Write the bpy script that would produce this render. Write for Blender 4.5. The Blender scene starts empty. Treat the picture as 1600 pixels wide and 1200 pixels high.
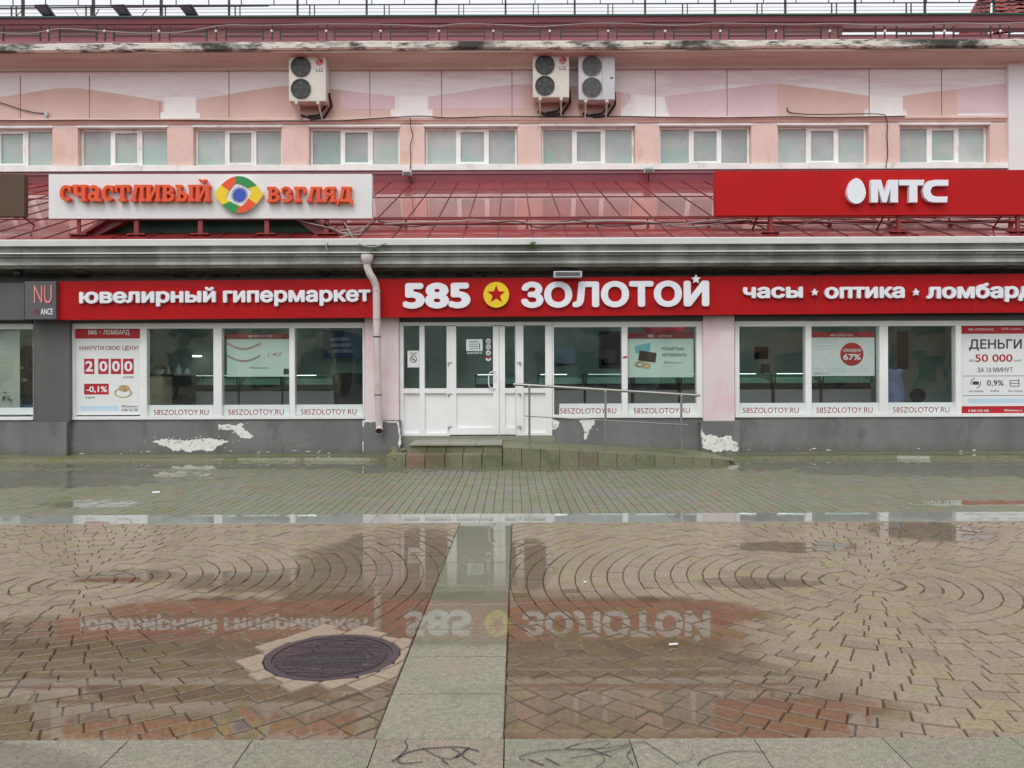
import bpy, bmesh, math, random
from mathutils import Matrix, Vector, geometry
random.seed(7)
SC = bpy.context.scene
COL = SC.collection
# ------------------------------------------------------------------ camera
F, HCAM, HOR, ROLL = 1280.0, 1.53, 580.0, 0.0035
cd = bpy.data.cameras.new('camera'); cam = bpy.data.objects.new('camera', cd); COL.objects.link(cam)
cd.sensor_width = 36.0; cd.lens = 36.0*F/1600.0
cd.shift_y = -20.0/1600.0
cd.clip_start = 0.05; cd.clip_end = 2000
cam.matrix_world = Matrix.Translation((0, 0, HCAM)) @ Matrix.Rotation(math.radians(90), 4, 'X') @ Matrix.Rotation(-ROLL, 4, 'Z')
SC.camera = cam
# ------------------------------------------------------------------ light
SUN_EL, SUN_AZ = math.radians(52), math.radians(200)     # sun high behind the camera, a little to the left
w = bpy.data.worlds.new("World"); SC.world = w; w.use_nodes = True
nt = w.node_tree; nt.nodes.clear()
out = nt.nodes.new('ShaderNodeOutputWorld'); bg = nt.nodes.new('ShaderNodeBackground')
sky = nt.nodes.new('ShaderNodeTexSky'); sky.sky_type = 'NISHITA'; sky.sun_disc = False
sky.sun_elevation = SUN_EL; sky.sun_rotation = SUN_AZ; sky.dust_density = 4.0; sky.air_density = 1.0
hs = nt.nodes.new('ShaderNodeHueSaturation'); hs.inputs['Saturation'].default_value = 0.22
cl = nt.nodes.new('ShaderNodeMix'); cl.data_type = 'RGBA'; cl.inputs[0].default_value = 0.55; cl.inputs[7].default_value = (9.6, 9.8, 10.0, 1)   # even overcast cloud mixed into the sky
nt.links.new(sky.outputs[0], hs.inputs['Color']); nt.links.new(hs.outputs[0], cl.inputs[6]); nt.links.new(cl.outputs[2], bg.inputs['Color'])
bg.inputs['Strength'].default_value = 0.13
nt.links.new(bg.outputs[0], out.inputs[0])
sl = bpy.data.lights.new('sun', 'SUN'); so = bpy.data.objects.new('sun', sl); COL.objects.link(so)
sl.energy = 0.7; sl.angle = math.radians(25); sl.color = (1.0, 0.97, 0.93)
sd = Vector((math.sin(SUN_AZ)*math.cos(SUN_EL), math.cos(SUN_AZ)*math.cos(SUN_EL), math.sin(SUN_EL)))
so.rotation_euler = sd.to_track_quat('Z', 'Y').to_euler()
SC.view_settings.view_transform = 'Standard'; SC.view_settings.look = 'None'
SC.view_settings.exposure = 0.14; SC.view_settings.gamma = 1.0
SC.render.engine = 'CYCLES'
try:
    SC.cycles.max_bounces = 8; SC.cycles.transparent_max_bounces = 12; SC.cycles.caustics_reflective = False
    SC.cycles.use_denoising = True
except Exception: pass

# ------------------------------------------------------------------ helpers
def P(x, y, Y, roll=ROLL):
    u, v = x-800.0, y-HOR
    return ((u-roll*v)*Y/F, HCAM-(v+roll*u)*Y/F)
def PX(x, Y, y=HOR, roll=ROLL): return P(x, y, Y, roll)[0]
def PZ(y, Y): return HCAM-(y-HOR)*Y/F           # for rows already levelled at x = 800
def GY(y): return F*HCAM/(y-HOR)                 # ground depth of a row
def G(x, y):
    u, v = x-800.0, y-HOR; uu, vv = u-ROLL*v, v+ROLL*u
    Y = F*HCAM/vv
    return (uu*Y/F, Y)
def rect(x0, y0, x1, y1, Y, roll=ROLL):
    cx, cz = P((x0+x1)/2, (y0+y1)/2, Y, roll); hw, hh = (x1-x0)*Y/F/2, (y1-y0)*Y/F/2
    return cx-hw, cx+hw, cz-hh, cz+hh
def S(r, g, b, k=1.0):
    f = lambda c: (c/255/12.92 if c/255 <= .04045 else ((c/255+.055)/1.055)**2.4)
    return (f(r)*k, f(g)*k, f(b)*k)

class MB:
    def __init__(s, tilt=0.0): s.v = []; s.f = []; s.mi = []; s.m = 0; s.tilt = tilt; s.tint = None
    def add(s, vs, fs, m=None):
        o = len(s.v); s.v += [tuple(p) for p in vs]; s.f += [tuple(i+o for i in q) for q in fs]
        s.mi += [s.m if m is None else m]*len(fs); return s
    def box(s, x0, x1, y0, y1, z0, z1, m=None):
        vs = [(x0,y0,z0),(x1,y0,z0),(x1,y1,z0),(x0,y1,z0),(x0,y0,z1),(x1,y0,z1),(x1,y1,z1),(x0,y1,z1)]
        return s.add(vs, [(0,3,2,1),(4,5,6,7),(0,1,5,4),(1,2,6,5),(2,3,7,6),(3,0,4,7)], m)
    def prism(s, pts, y0, y1, m=None):          # pts: (X,Z) outline; extruded from y0 (front) to y1
        a = sum(pts[i][0]*pts[(i+1)%len(pts)][1]-pts[(i+1)%len(pts)][0]*pts[i][1] for i in range(len(pts)))
        if a < 0: pts = pts[::-1]
        n = len(pts)
        vs = [(p[0], y0, p[1]) for p in pts]+[(p[0], y1, p[1]) for p in pts]
        fs = [tuple(range(n)), tuple(range(2*n-1, n-1, -1))]
        fs += [(i, i+n, (i+1)%n+n, (i+1)%n) for i in range(n)]
        return s.add(vs, fs, m)
    def prismz(s, pts, z0, z1, m=None):         # pts: (X,Y) outline; extruded upward
        a = sum(pts[i][0]*pts[(i+1)%len(pts)][1]-pts[(i+1)%len(pts)][0]*pts[i][1] for i in range(len(pts)))
        if a < 0: pts = pts[::-1]
        n = len(pts)
        vs = [(p[0], p[1], z0) for p in pts]+[(p[0], p[1], z1) for p in pts]
        fs = [tuple(range(n-1, -1, -1)), tuple(range(n, 2*n))]
        fs += [(i, (i+1)%n, (i+1)%n+n, i+n) for i in range(n)]
        return s.add(vs, fs, m)
    def extr(s, prof, x0, x1, m=None, cap=True):  # prof: closed (Y,Z) outline, extruded along X
        n = len(prof)
        vs = [(x0, p[0], p[1]) for p in prof]+[(x1, p[0], p[1]) for p in prof]
        a = sum(prof[i][0]*prof[(i+1)%n][1]-prof[(i+1)%n][0]*prof[i][1] for i in range(n))
        fs = [(i, (i+1)%n, (i+1)%n+n, i+n) for i in range(n)]
        if cap: fs += [tuple(range(n-1, -1, -1)), tuple(range(n, 2*n))]
        if a < 0: fs = [q[::-1] for q in fs]
        fs = [q[::-1] for q in fs] if a > 0 else [q[::-1] for q in fs]
        return s.add(vs, fs, m)
    def frame(s, x0, x1, z0, z1, t, y0, y1, m=None, tb=None):
        tb = t if tb is None else tb
        s.box(x0, x1, y0, y1, z0, z0+tb, m); s.box(x0, x1, y0, y1, z1-tb, z1, m)
        s.box(x0, x0+t, y0, y1, z0+tb, z1-tb, m); s.box(x1-t, x1, y0, y1, z0+tb, z1-tb, m); return s
    def tube(s, path, r, n=8, m=None, cap=True):
        path = [Vector(p) for p in path]; rings = []
        up = Vector((0.13, 0.31, 0.94)).normalized()
        for i, p in enumerate(path):
            d = (path[min(i+1, len(path)-1)]-path[max(i-1, 0)]).normalized()
            a = d.cross(up)
            if a.length < 1e-3: a = d.cross(Vector((1, 0, 0)))
            a.normalize(); b = d.cross(a).normalized()
            rr = r[i] if isinstance(r, (list, tuple)) else r
            rings.append([p+a*rr*math.cos(2*math.pi*k/n)+b*rr*math.sin(2*math.pi*k/n) for k in range(n)])
        vs = [q for rg in rings for q in rg]; fs = []
        for i in range(len(path)-1):
            for k in range(n):
                fs.append((i*n+k, i*n+(k+1)%n, (i+1)*n+(k+1)%n, (i+1)*n+k))
        if cap: fs += [tuple(range(n-1, -1, -1)), tuple(range((len(path)-1)*n, len(path)*n))]
        return s.add(vs, fs, m)
    def disc(s, cx, cz, r, y0, y1, n=32, m=None, rz=None):
        rz = rz or r
        return s.prism([(cx+r*math.cos(2*math.pi*k/n), cz+rz*math.sin(2*math.pi*k/n)) for k in range(n)], y0, y1, m)
    def ring(s, cx, cz, r0, r1, y0, y1, n=28, a0=0, a1=360, m=None, k=1.0):
        full = abs(a1-a0) >= 359.9
        ks = n if full else n+1
        vs = []
        for i in range(ks):
            a = math.radians(a0+(a1-a0)*i/n)
            for (rr, y) in ((r0, y0), (r1, y0), (r1, y1), (r0, y1)): vs.append((cx+rr*math.cos(a), y, cz+k*rr*math.sin(a)))
        fs = []
        for i in range(n):
            j = (i+1) % ks
            for q in range(4): fs.append((i*4+q, j*4+q, j*4+(q+1)%4, i*4+(q+1)%4))
        if not full: fs += [(0, 1, 2, 3), ((ks-1)*4+3, (ks-1)*4+2, (ks-1)*4+1, (ks-1)*4)]
        return s.add(vs, fs, m)
    def sphere(s, c, r, n=12, k=8, m=None, sc=(1,1,1)):
        vs = []; fs = []
        for i in range(k+1):
            th = math.pi*i/k
            for j in range(n):
                ph = 2*math.pi*j/n
                vs.append((c[0]+r*sc[0]*math.sin(th)*math.cos(ph), c[1]+r*sc[1]*math.sin(th)*math.sin(ph), c[2]+r*sc[2]*math.cos(th)))
        for i in range(k):
            for j in range(n): fs.append((i*n+j, (i+1)*n+j, (i+1)*n+(j+1)%n, i*n+(j+1)%n))
        return s.add(vs, fs, m)
    def star(s, cx, cz, r, y0, y1, m=None, ri=.42, rot=90):
        s.prism([(cx+(r if k%2 == 0 else r*ri)*math.cos(math.radians(rot+36*k)), cz+(r if k%2 == 0 else r*ri)*math.sin(math.radians(rot+36*k))) for k in range(10)], y0, y1, m); return s
    def text(s, body, x0, x1, z0, z1, y, depth, off=0.0, m=None):
        vs, fs = text_geo(body, 0.0)
        if off > 0:                      # heavier weight: overlapped copies of the outline, each a hair behind the last
            n0 = len(vs); vv = []; ff = []
            for k in range(-1, 8):
                dx_, dy_ = (0, 0) if k < 0 else (off*math.cos(k*math.pi/4), off*math.sin(k*math.pi/4))
                ff += [tuple(i+len(vv) for i in f_) for f_ in fs]
                vv += [(a_+dx_, b_+dy_, c_-(k+1)*.006) for a_, b_, c_ in vs]
            vs, fs = vv, ff
        mnx = min(p[0] for p in vs); mxx = max(p[0] for p in vs); mny = min(p[1] for p in vs); mxy = max(p[1] for p in vs)
        sx, sz = (x1-x0)/(mxx-mnx), (z1-z0)/(mxy-mny)
        s.add([(x0+(p[0]-mnx)*sx, y+depth*(0.5-p[2]), z0+(p[1]-mny)*sz) for p in vs], fs, m); return s
    def build(s, name, mats, parent=None, smooth=False, bevel=0.0):
        me = bpy.data.meshes.new(name)
        vs = s.v
        if s.tilt:
            c, n = math.cos(s.tilt), math.sin(s.tilt)
            vs = [(x*c-(z-HCAM)*n, y, HCAM+x*n+(z-HCAM)*c) for x, y, z in vs]
        off = Vector((0, 0, 0))
        if parent is not None:
            q = parent
            while q is not None: off += q.location; q = q.parent
            vs = [(x-off.x, y-off.y, z-off.z) for x, y, z in vs]
        me.from_pydata(vs, [], s.f)
        if not isinstance(mats, (list, tuple)): mats = [mats]
        for mm in mats: me.materials.append(mm)
        me.polygons.foreach_set('material_index', s.mi)
        if smooth:
            me.polygons.foreach_set('use_smooth', [True]*len(s.f))
        if s.tint is not None:
            a = me.attributes.new('tint', 'FLOAT', 'FACE'); a.data.foreach_set('value', s.tint)
        me.update()
        o = bpy.data.objects.new(name, me); COL.objects.link(o)
        if parent is not None: o.parent = parent
        if smooth and hasattr(me, 'set_sharp_from_angle'): me.set_sharp_from_angle(angle=math.radians(40))
        if bevel:
            bv = o.modifiers.new('bevel', 'BEVEL'); bv.width = bevel; bv.segments = 2; bv.limit_method = 'ANGLE'
        return o

_tc = {}
def text_geo(body, off):
    key = (body, off)
    if key in _tc: return _tc[key]
    cu = bpy.data.curves.new('lettering_curve', 'FONT'); cu.body = body; cu.extrude = 0.0; cu.fill_mode = 'NONE'; cu.resolution_u = 4
    ob = bpy.data.objects.new('lettering_curve', cu); COL.objects.link(ob)
    me = bpy.data.meshes.new_from_object(ob.evaluated_get(bpy.context.evaluated_depsgraph_get()))
    co = [Vector((v.co.x, v.co.y)) for v in me.vertices]; nxt = {}
    for e in me.edges: nxt.setdefault(e.vertices[0], []).append(e.vertices[1]); nxt.setdefault(e.vertices[1], []).append(e.vertices[0])
    bpy.data.objects.remove(ob); bpy.data.curves.remove(cu); bpy.data.meshes.remove(me)
    seen = set(); segs = []
    for v in range(len(co)):
        if v in seen or v not in nxt: continue
        lp = [v]; seen.add(v)
        while True:
            c_ = [k for k in sorted(nxt[lp[-1]]) if k not in seen]
            if not c_: break
            k = lp[-1]+1 if lp[-1]+1 in c_ else c_[0]
            seen.add(k); lp.append(k)
        segs += [(lp[i], lp[(i+1) % len(lp)]) for i in range(len(lp))]
    cv, ce, cf = geometry.delaunay_2d_cdt(co, segs, [], 0, 1e-5)[:3]
    def wind(p):
        n = 0
        for a, b_ in segs:
            A, B = co[a], co[b_]
            if (A.y <= p.y) != (B.y <= p.y):
                t = (p.y-A.y)/(B.y-A.y)
                if A.x+t*(B.x-A.x) > p.x: n += 1 if B.y > A.y else -1
        return n
    keep = []
    for f in cf:
        p = (cv[f[0]]+cv[f[1]]+cv[f[2]])/3
        if wind(p) != 0:
            a2 = (cv[f[1]]-cv[f[0]]).cross(cv[f[2]]-cv[f[0]])
            keep.append(tuple(f) if a2 > 0 else tuple(reversed(f)))
    cnt = {}
    for f in keep:
        for a, b_ in ((f[0], f[1]), (f[1], f[2]), (f[2], f[0])): cnt[(a, b_)] = cnt.get((a, b_), 0)+1
    n = len(cv); vs = [(p.x, p.y, .5) for p in cv]+[(p.x, p.y, -.5) for p in cv]
    fs = list(keep)
    for (a, b_) in cnt:
        if (b_, a) not in cnt: fs.append((b_, a, a+n, b_+n))
    used = sorted({i for f in fs for i in f}); mp_ = {u: i for i, u in enumerate(used)}
    vs = [vs[u] for u in used]; fs = [tuple(mp_[i] for i in f) for f in fs]
    _tc[key] = (vs, fs); return _tc[key]

def tag(o, label, cat, group=None):
    o['label'] = label; o['category'] = cat
    if group: o['group'] = group
    return o
def thing(name, label, cat, loc=(0, 0, 0), group=None):
    o = bpy.data.objects.new(name, None); COL.objects.link(o); o.location = loc; o.empty_display_size = .2
    return tag(o, label, cat, group)
def structure(o): o['kind'] = 'structure'; return o

# ------------------------------------------------------------------ materials
MATS = {}
class NB:
    def __init__(s, name):
        s.m = bpy.data.materials.new(name); s.m.use_nodes = True; s.t = s.m.node_tree; s.t.nodes.clear()
        s.out = s.n('ShaderNodeOutputMaterial')
    def n(s, t, **kw):
        q = s.t.nodes.new(t)
        for k, v in kw.items(): setattr(q, k, v)
        return q
    def l(s, a, b): s.t.links.new(a, b)
    def set(s, sock, v):
        if hasattr(v, 'is_linked') or isinstance(v, bpy.types.NodeSocket): s.l(v, sock)
        else:
            if sock.type == 'RGBA' and len(v) == 3: v = (*v, 1)
            sock.default_value = v
    def math(s, op, a, b=0.0, c=None, clamp=False):
        q = s.n('ShaderNodeMath', operation=op, use_clamp=clamp); s.set(q.inputs[0], a); s.set(q.inputs[1], b)
        if c is not None: s.set(q.inputs[2], c)
        return q.outputs[0]
    def pos(s):
        g = s.n('ShaderNodeNewGeometry'); return g.outputs['Position']
    def noise(s, scale, detail=5, rough=.55, mp=(1, 1, 1), vec=None):
        mpn = s.n('ShaderNodeMapping'); mpn.inputs['Scale'].default_value = mp; s.l(vec or s.pos(), mpn.inputs['Vector'])
        q = s.n('ShaderNodeTexNoise'); q.inputs['Scale'].default_value = scale; q.inputs['Detail'].default_value = detail
        q.inputs['Roughness'].default_value = rough; s.l(mpn.outputs[0], q.inputs['Vector']); return q.outputs['Fac']
    def rng(s, v, a, b, c=0.0, d=1.0, smooth=True):
        q = s.n('ShaderNodeMapRange'); q.interpolation_type = 'SMOOTHSTEP' if smooth else 'LINEAR'
        s.set(q.inputs[0], v); q.inputs[1].default_value = a; q.inputs[2].default_value = b; q.inputs[3].default_value = c; q.inputs[4].default_value = d
        return q.outputs[0]
    def mix(s, f, a, b, mode='MIX'):
        q = s.n('ShaderNodeMix', data_type='RGBA', blend_type=mode); s.set(q.inputs[0], f); s.set(q.inputs[6], a); s.set(q.inputs[7], b)
        return q.outputs[2]
    def bump(s, h, dist=.01, strength=.5):
        q = s.n('ShaderNodeBump'); q.inputs['Distance'].default_value = dist; q.inputs['Strength'].default_value = strength; s.l(h, q.inputs['Height']); return q.outputs[0]
    def principled(s, **kw):
        q = s.n('ShaderNodeBsdfPrincipled')
        for k, v in kw.items(): s.set(q.inputs[k], v)
        s.l(q.outputs[0], s.out.inputs[0]); return q

def mat(name, col, rough=.6, var=.12, scale=2.0, mp=(1, 1, 1), dirt=None, bump=0.0, bscale=80, metal=0.0, coat=0.0, spec=.5, rvar=0.0):
    """dirt: (colour, threshold 0..1, noise scale, stretch)"""
    if name in MATS: return MATS[name]
    b = NB(name)
    n1 = b.noise(scale, 6, .6, mp)
    c = b.mix(b.rng(n1, .3, .7), tuple(k*(1-var) for k in col), tuple(min(1, k*(1+var)) for k in col))
    for d in ([dirt] if dirt and not isinstance(dirt, list) else (dirt or [])):
        n2 = b.noise(d[2], 8, .65, d[3])
        c = b.mix(b.math('MULTIPLY', b.rng(n2, d[1], d[1]+.14), d[4] if len(d) > 4 else 1.0), c, d[0])
    kw = dict(Metallic=metal, Roughness=rough); kw['Base Color'] = c; kw['Specular IOR Level'] = spec; kw['Coat Weight'] = coat; kw['Coat Roughness'] = .08
    if rvar: kw['Roughness'] = b.rng(b.noise(scale*3, 5), .3, .7, max(.02, rough-rvar), rough+rvar)
    if bump: kw['Normal'] = b.bump(b.noise(bscale, 4), .01, bump)
    b.principled(**kw); MATS[name] = b.m; return b.m
def emit(name, col, st):
    b = NB(name); b.principled(**{'Base Color': col, 'Emission Color': (*col, 1), 'Emission Strength': st}); MATS[name] = b.m; return b.m
def glass(name, tint=(.9, .96, .94), rough=0.02, k=1.0):
    b = NB(name); tr = b.n('ShaderNodeBsdfTransparent'); tr.inputs[0].default_value = (*tint, 1)
    gl = b.n('ShaderNodeBsdfGlossy'); gl.inputs['Roughness'].default_value = rough; gl.inputs['Color'].default_value = (.95, .98, .97, 1)
    fr = b.n('ShaderNodeFresnel'); bf = b.n('ShaderNodeNewGeometry').outputs['Backfacing']; b.l(b.math('ADD', 1.5, b.math('MULTIPLY', bf, 1/1.5-1.5)), fr.inputs[0])
    wob = b.bump(b.noise(1.3, 2), .02, .25); b.l(wob, gl.inputs['Normal'])
    mx = b.n('ShaderNodeMixShader'); b.l(b.math('MULTIPLY', fr.outputs[0], k, clamp=True), mx.inputs[0]); b.l(tr.outputs[0], mx.inputs[1]); b.l(gl.outputs[0], mx.inputs[2])
    b.l(mx.outputs[0], b.out.inputs[0]); MATS[name] = b.m; return b.m

m_white = mat('white_plastic', S(238, 239, 238), .35, .05, 1.5, dirt=(S(150, 148, 138), .62, 2.2, (1, 1, .6), .5))
m_frame_up = mat('white_window_frame', S(240, 241, 238), .4, .07, 2, dirt=[(S(176, 172, 160), .57, 3, (1, 1, .5), .6), (S(130, 122, 110), .66, 8, (1, 1, .5), .5)])
b = NB('grey_plinth_paint')
sp_ = b.n('ShaderNodeSeparateXYZ'); b.l(b.pos(), sp_.inputs[0])
c = b.mix(b.rng(b.noise(1.1, 6, .6, (1, 1, .6)), .3, .7), S(106, 106, 106), S(126, 126, 127))
c = b.mix(b.math('MULTIPLY', b.rng(b.noise(2.0, 7, .65, (1, 1, .45)), .54, .68), .55), c, S(86, 86, 84))
c = b.mix(b.math('MULTIPLY', b.rng(b.noise(7, 6, .7), .62, .72), .5), c, S(150, 150, 148))
spl = b.math('ADD', sp_.outputs[2], b.math('MULTIPLY', b.math('SUBTRACT', b.noise(2.6, 7, .7, (1, 1, .5)), .5), -.5))
c = b.mix(b.math('MULTIPLY', b.rng(spl, .05, .26, 1, 0), .55), c, S(92, 92, 78))
cr_ = b.n('ShaderNodeTexVoronoi'); cr_.feature = 'DISTANCE_TO_EDGE'; cr_.inputs['Scale'].default_value = 1.4; b.l(b.pos(), cr_.inputs['Vector'])
c = b.mix(b.math('MULTIPLY', b.math('MULTIPLY', b.rng(cr_.outputs['Distance'], 0, .006, 1, 0), b.rng(b.noise(.9, 3), .5, .6)), .7), c, S(58, 58, 56))
b.principled(**{'Base Color': c, 'Roughness': .6, 'Normal': b.bump(b.noise(28, 5), .012, .35)}); m_grey = b.m
m_greyd = mat('dark_grey_pillar_paint', S(92, 92, 92), .55, .1, 1.5, (1, 1, .4), dirt=(S(66, 70, 68), .55, 2, (2, 2, .4), .5), bump=.1, bscale=40)
m_peel = mat('bare_white_plaster', S(232, 232, 228), .8, .06, 9, dirt=[(S(120, 120, 115), .56, 14, (1, 1, 1), .9), (S(170, 168, 162), .52, 5, (1, 1, 2), .7)], bump=.5, bscale=50)
m_pinkpil = mat('pink_pillar_plaster', S(226, 212, 214), .7, .05, 1.3, (1, 1, .5), dirt=[(S(226, 192, 200), .49, 1.6, (1, 1, 1), .8), (S(170, 150, 120), .64, 2.5, (3, 3, .5), .6)], bump=.15, bscale=30)
m_salmon = mat('salmon_pilaster_plaster', S(226, 199, 188), .7, .06, 1.2, (1, 1, .5), dirt=[(S(214, 180, 158), .52, .9, (1, 1, 1), .6), (S(168, 138, 126), .58, 3, (3, 3, .35), .55), (S(150, 132, 122), .62, 9, (1, 1, .6), .5)], bump=.15, bscale=30)
m_salm2 = mat('salmon_painted_panel', S(218, 188, 178), .75, .06, 1.0, (1, 1, 1), dirt=[(S(212, 176, 168), .55, 1.3, (.5, 1, 3), .5), (S(214, 198, 196), .62, 2, (3, 1, .35), .6), (S(170, 140, 130), .62, 7, (1, 1, .7), .45)])
m_lilac = mat('lilac_pink_painted_panel', S(222, 198, 204), .75, .05, 1.0, (1, 1, 1), dirt=[(S(232, 214, 222), .5, 1.0, (.4, 1, 2), .7), (S(216, 186, 186), .56, 2, (.4, 1, 3), .6), (S(190, 168, 172), .6, 4, (3, 1, .4), .4)])
m_upwall = mat('pale_upper_wall_plaster', S(240, 239, 238), .75, .04, .8, (.5, 1, 2), dirt=[(S(226, 208, 216), .50, .9, (.35, 1, 2.2), .75), (S(206, 190, 184), .58, 2.4, (.4, 1, 5), .5), (S(196, 176, 172), .6, 4, (3, 1, .3), .45)], bump=.12, bscale=25)
m_keyst = mat('whitewashed_plaster', S(242, 242, 240), .75, .04, 2)
m_soffit = mat('stained_soffit_plaster', S(206, 207, 194), .8, .10, 1.0, (.3, 1, 2), dirt=[(S(188, 170, 152), .5, 1.4, (.25, 2, 3), .6), (S(206, 190, 190), .6, 1.2, (.6, 1, 1), .5)])
m_gutter = mat('mossy_white_gutter', S(232, 232, 220), .8, .06, 3, dirt=[(S(44, 50, 42), .455, .8, (.6, 1, 1.4), .95), (S(56, 58, 50), .50, 4, (.7, 1, 3.5), .9)], bump=.4, bscale=20)
m_maroon = mat('maroon_roof_metal', S(120, 46, 56), .35, .15, 1.0, (1, 1, 1), dirt=(S(150, 70, 78), .58, 1.5, (.5, 1, 3), .5))
m_burg = mat('burgundy_fascia_metal', S(136, 80, 88), .5, .15, 1.0, (.4, 1, 2), dirt=(S(150, 100, 105), .6, 1.5, (.4, 1, 3), .5))
m_attic = mat('brown_pink_attic_wall', S(186, 144, 138), .75, .12, 1.2, (.5, 1, 2))
m_dkmetal = mat('dark_railing_steel', S(52, 44, 50), .5, .2, 6)
m_cornice = None
m_drip = mat('white_metal_drip_edge', S(228, 230, 228), .35, .05, 2, dirt=(S(120, 115, 105), .66, 4, (1, 1, 1), .8))
m_pipe = mat('pale_pink_drainpipe', S(212, 200, 198), .5, .08, 3, dirt=[(S(160, 145, 125), .58, 4, (3, 3, .7), .7)])
m_red = mat('red_sign_board', S(176, 16, 22), .45, .08, .7, spec=.2, dirt=[(S(150, 14, 20), .52, 1.1, (.5, 1, .8), .6), (S(140, 30, 30), .6, 4, (3, 1, .3), .35)])
m_red2 = mat('bright_red_sign_board', S(186, 20, 22), .45, .06, .7, spec=.2, dirt=[(S(168, 20, 24), .52, 1.1, (.6, 1, .8), .6), (S(150, 34, 30), .62, 4, (3, 1, .3), .3)])
m_letter = mat('white_acrylic_lettering', S(236, 238, 246), .3, .02, 2)
m_signw = mat('white_sign_board', S(228, 228, 228), .4, .03, .8)
m_orange = mat('orange_lettering', S(232, 84, 36), .4, .04, 2)
m_yellow = mat('yellow_acrylic', S(240, 205, 30), .35, .04, 2)
m_green = mat('green_acrylic', S(40, 140, 70), .35, .04, 2)
m_blue = mat('blue_acrylic', S(52, 80, 180), .35, .04, 2)
m_brown = mat('brown_sign_board', S(78, 58, 40), .5, .15, 1.0)
m_char = mat('charcoal_shop_panel', S(88, 90, 90), .5, .08, 1)
m_dgreen = mat('dark_green_gable_board', S(38, 82, 66), .5, .15, 1.2)
m_redpost = mat('red_painted_steel', S(140, 48, 50), .45, .15, 4)
m_cable = mat('black_cable_rubber', S(50, 46, 46), .6, .1, 5)
m_cableg = mat('grey_cable_sheath', S(160, 155, 150), .6, .1, 5)
m_acbody = mat('cream_casing_metal', S(214, 212, 202), .4, .06, 2, dirt=(S(160, 150, 130), .6, 3, (2, 2, .6), .6))
m_acgrey = mat('pale_grey_casing_metal', S(196, 198, 202), .4, .05, 2, dirt=(S(150, 150, 145), .62, 3, (2, 2, .6), .5))
m_acdark = mat('dark_fan_opening', S(44, 46, 46), .5, .2, 6)
m_acfan = mat('fan_blade_plastic', S(62, 65, 64), .5, .2, 6)
m_steel = mat('brushed_stainless_steel', S(180, 178, 176), .28, .08, 6, metal=1.0)
m_black = mat('black_plastic', S(28, 28, 30), .5, .15, 4)
m_dgrey = mat('dark_grey_text', S(60, 62, 66), .6, .02, 4)
m_poster = mat('poster_paper', S(230, 234, 234), .5, .03, 1.2)
m_posterg = mat('greenish_poster_paper', S(214, 232, 224), .5, .04, 1.2)
m_pred = mat('poster_red_print', S(180, 28, 44), .5, .05, 2)
m_pdred = mat('poster_dark_red_print', S(150, 36, 54), .5, .05, 2)
m_pblue = mat('poster_pale_blue_print', S(196, 220, 236), .5, .05, 2)
m_pteal = mat('poster_turquoise_print', S(120, 186, 200), .5, .1, 6)
m_gold = mat('gold_ring_print', S(190, 160, 110), .4, .2, 8)
m_glass = glass('shop_glass', (.95, .985, .97), k=1.6)   # double glazed: four reflecting faces in two
m_doorglass = glass('door_glass', (.92, .94, .93), k=1.5)
m_caseglass = glass('display_case_glass', (.82, .95, .9))
b = NB('filmed_upper_window_glass')
n1 = b.noise(1.1, 4, .6); n2 = b.noise(.9, 3, .5, (1, 1, 1.6))
c = b.mix(b.rng(n1, .35, .65), S(170, 172, 172), S(186, 190, 188)); c = b.mix(b.rng(n2, .45, .62), c, S(164, 184, 178))
oi = b.n('ShaderNodeObjectInfo'); c = b.mix(1.0, c, b.mix(oi.outputs['Random'], (.74, .77, .77), (1.08, 1.08, 1.06)), 'MULTIPLY')
c = b.mix(b.math('MULTIPLY', b.rng(b.noise(3.5, 6, .7, (1, 1, .6)), .55, .7), .35), c, S(140, 142, 140))
b.principled(**{'Base Color': c, 'Roughness': .12, 'Specular IOR Level': .6, 'Normal': b.bump(b.noise(2.2, 2), .01, .3)}); m_upglass = b.m

# wet standing seam roof
b = NB('wet_red_roof_metal')
n1 = b.noise(.7, 6, .6, (1, .4, 1)); n2 = b.noise(3.2, 6, .65, (.6, 1, 1))
c = b.mix(b.rng(n1, .3, .7), S(130, 32, 38), S(160, 50, 52)); c = b.mix(b.math('MULTIPLY', b.rng(n2, .56, .72), .5), c, S(150, 90, 84))
b.principled(**{'Base Color': c, 'Roughness': .45, 'Coat Weight': .85, 'Coat IOR': 1.4, 'Coat Roughness': b.rng(b.noise(1.6, 4), .35, .7, .02, .09), 'Coat Normal': b.bump(b.noise(1.1, 3, .5, (1, .6, 1)), .01, .12)})
m_roof = b.m
# streaked stone cornice
b = NB('streaked_grey_cornice')
n1 = b.noise(1.6, 6, .6, (1.6, 1, .3)); n2 = b.noise(.8, 4, .6, (.6, 1, 3)); n3 = b.noise(9, 6, .7, (2.0, 1, .4))
c = b.mix(b.rng(n1, .36, .66), S(128, 128, 124), S(164, 164, 158)); c = b.mix(b.math('MULTIPLY', b.rng(n2, .5, .66), .5), c, S(78, 80, 72))
c = b.mix(b.math('MULTIPLY', b.rng(n3, .56, .74), .3), c, S(80, 80, 76))
b.principled(**{'Base Color': c, 'Roughness': .7, 'Normal': b.bump(n3, .02, .4)}); m_cornice = b.m
m_soffit2 = mat('peeling_dark_soffit', S(104, 104, 98), .85, .2, 2, (1, 1, 1), dirt=[(S(52, 54, 48), .48, 3.2, (1.2, 3, 1)), (S(130, 132, 128), .64, 5, (.5, 1, 1), .5)], bump=.6, bscale=12)

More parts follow.
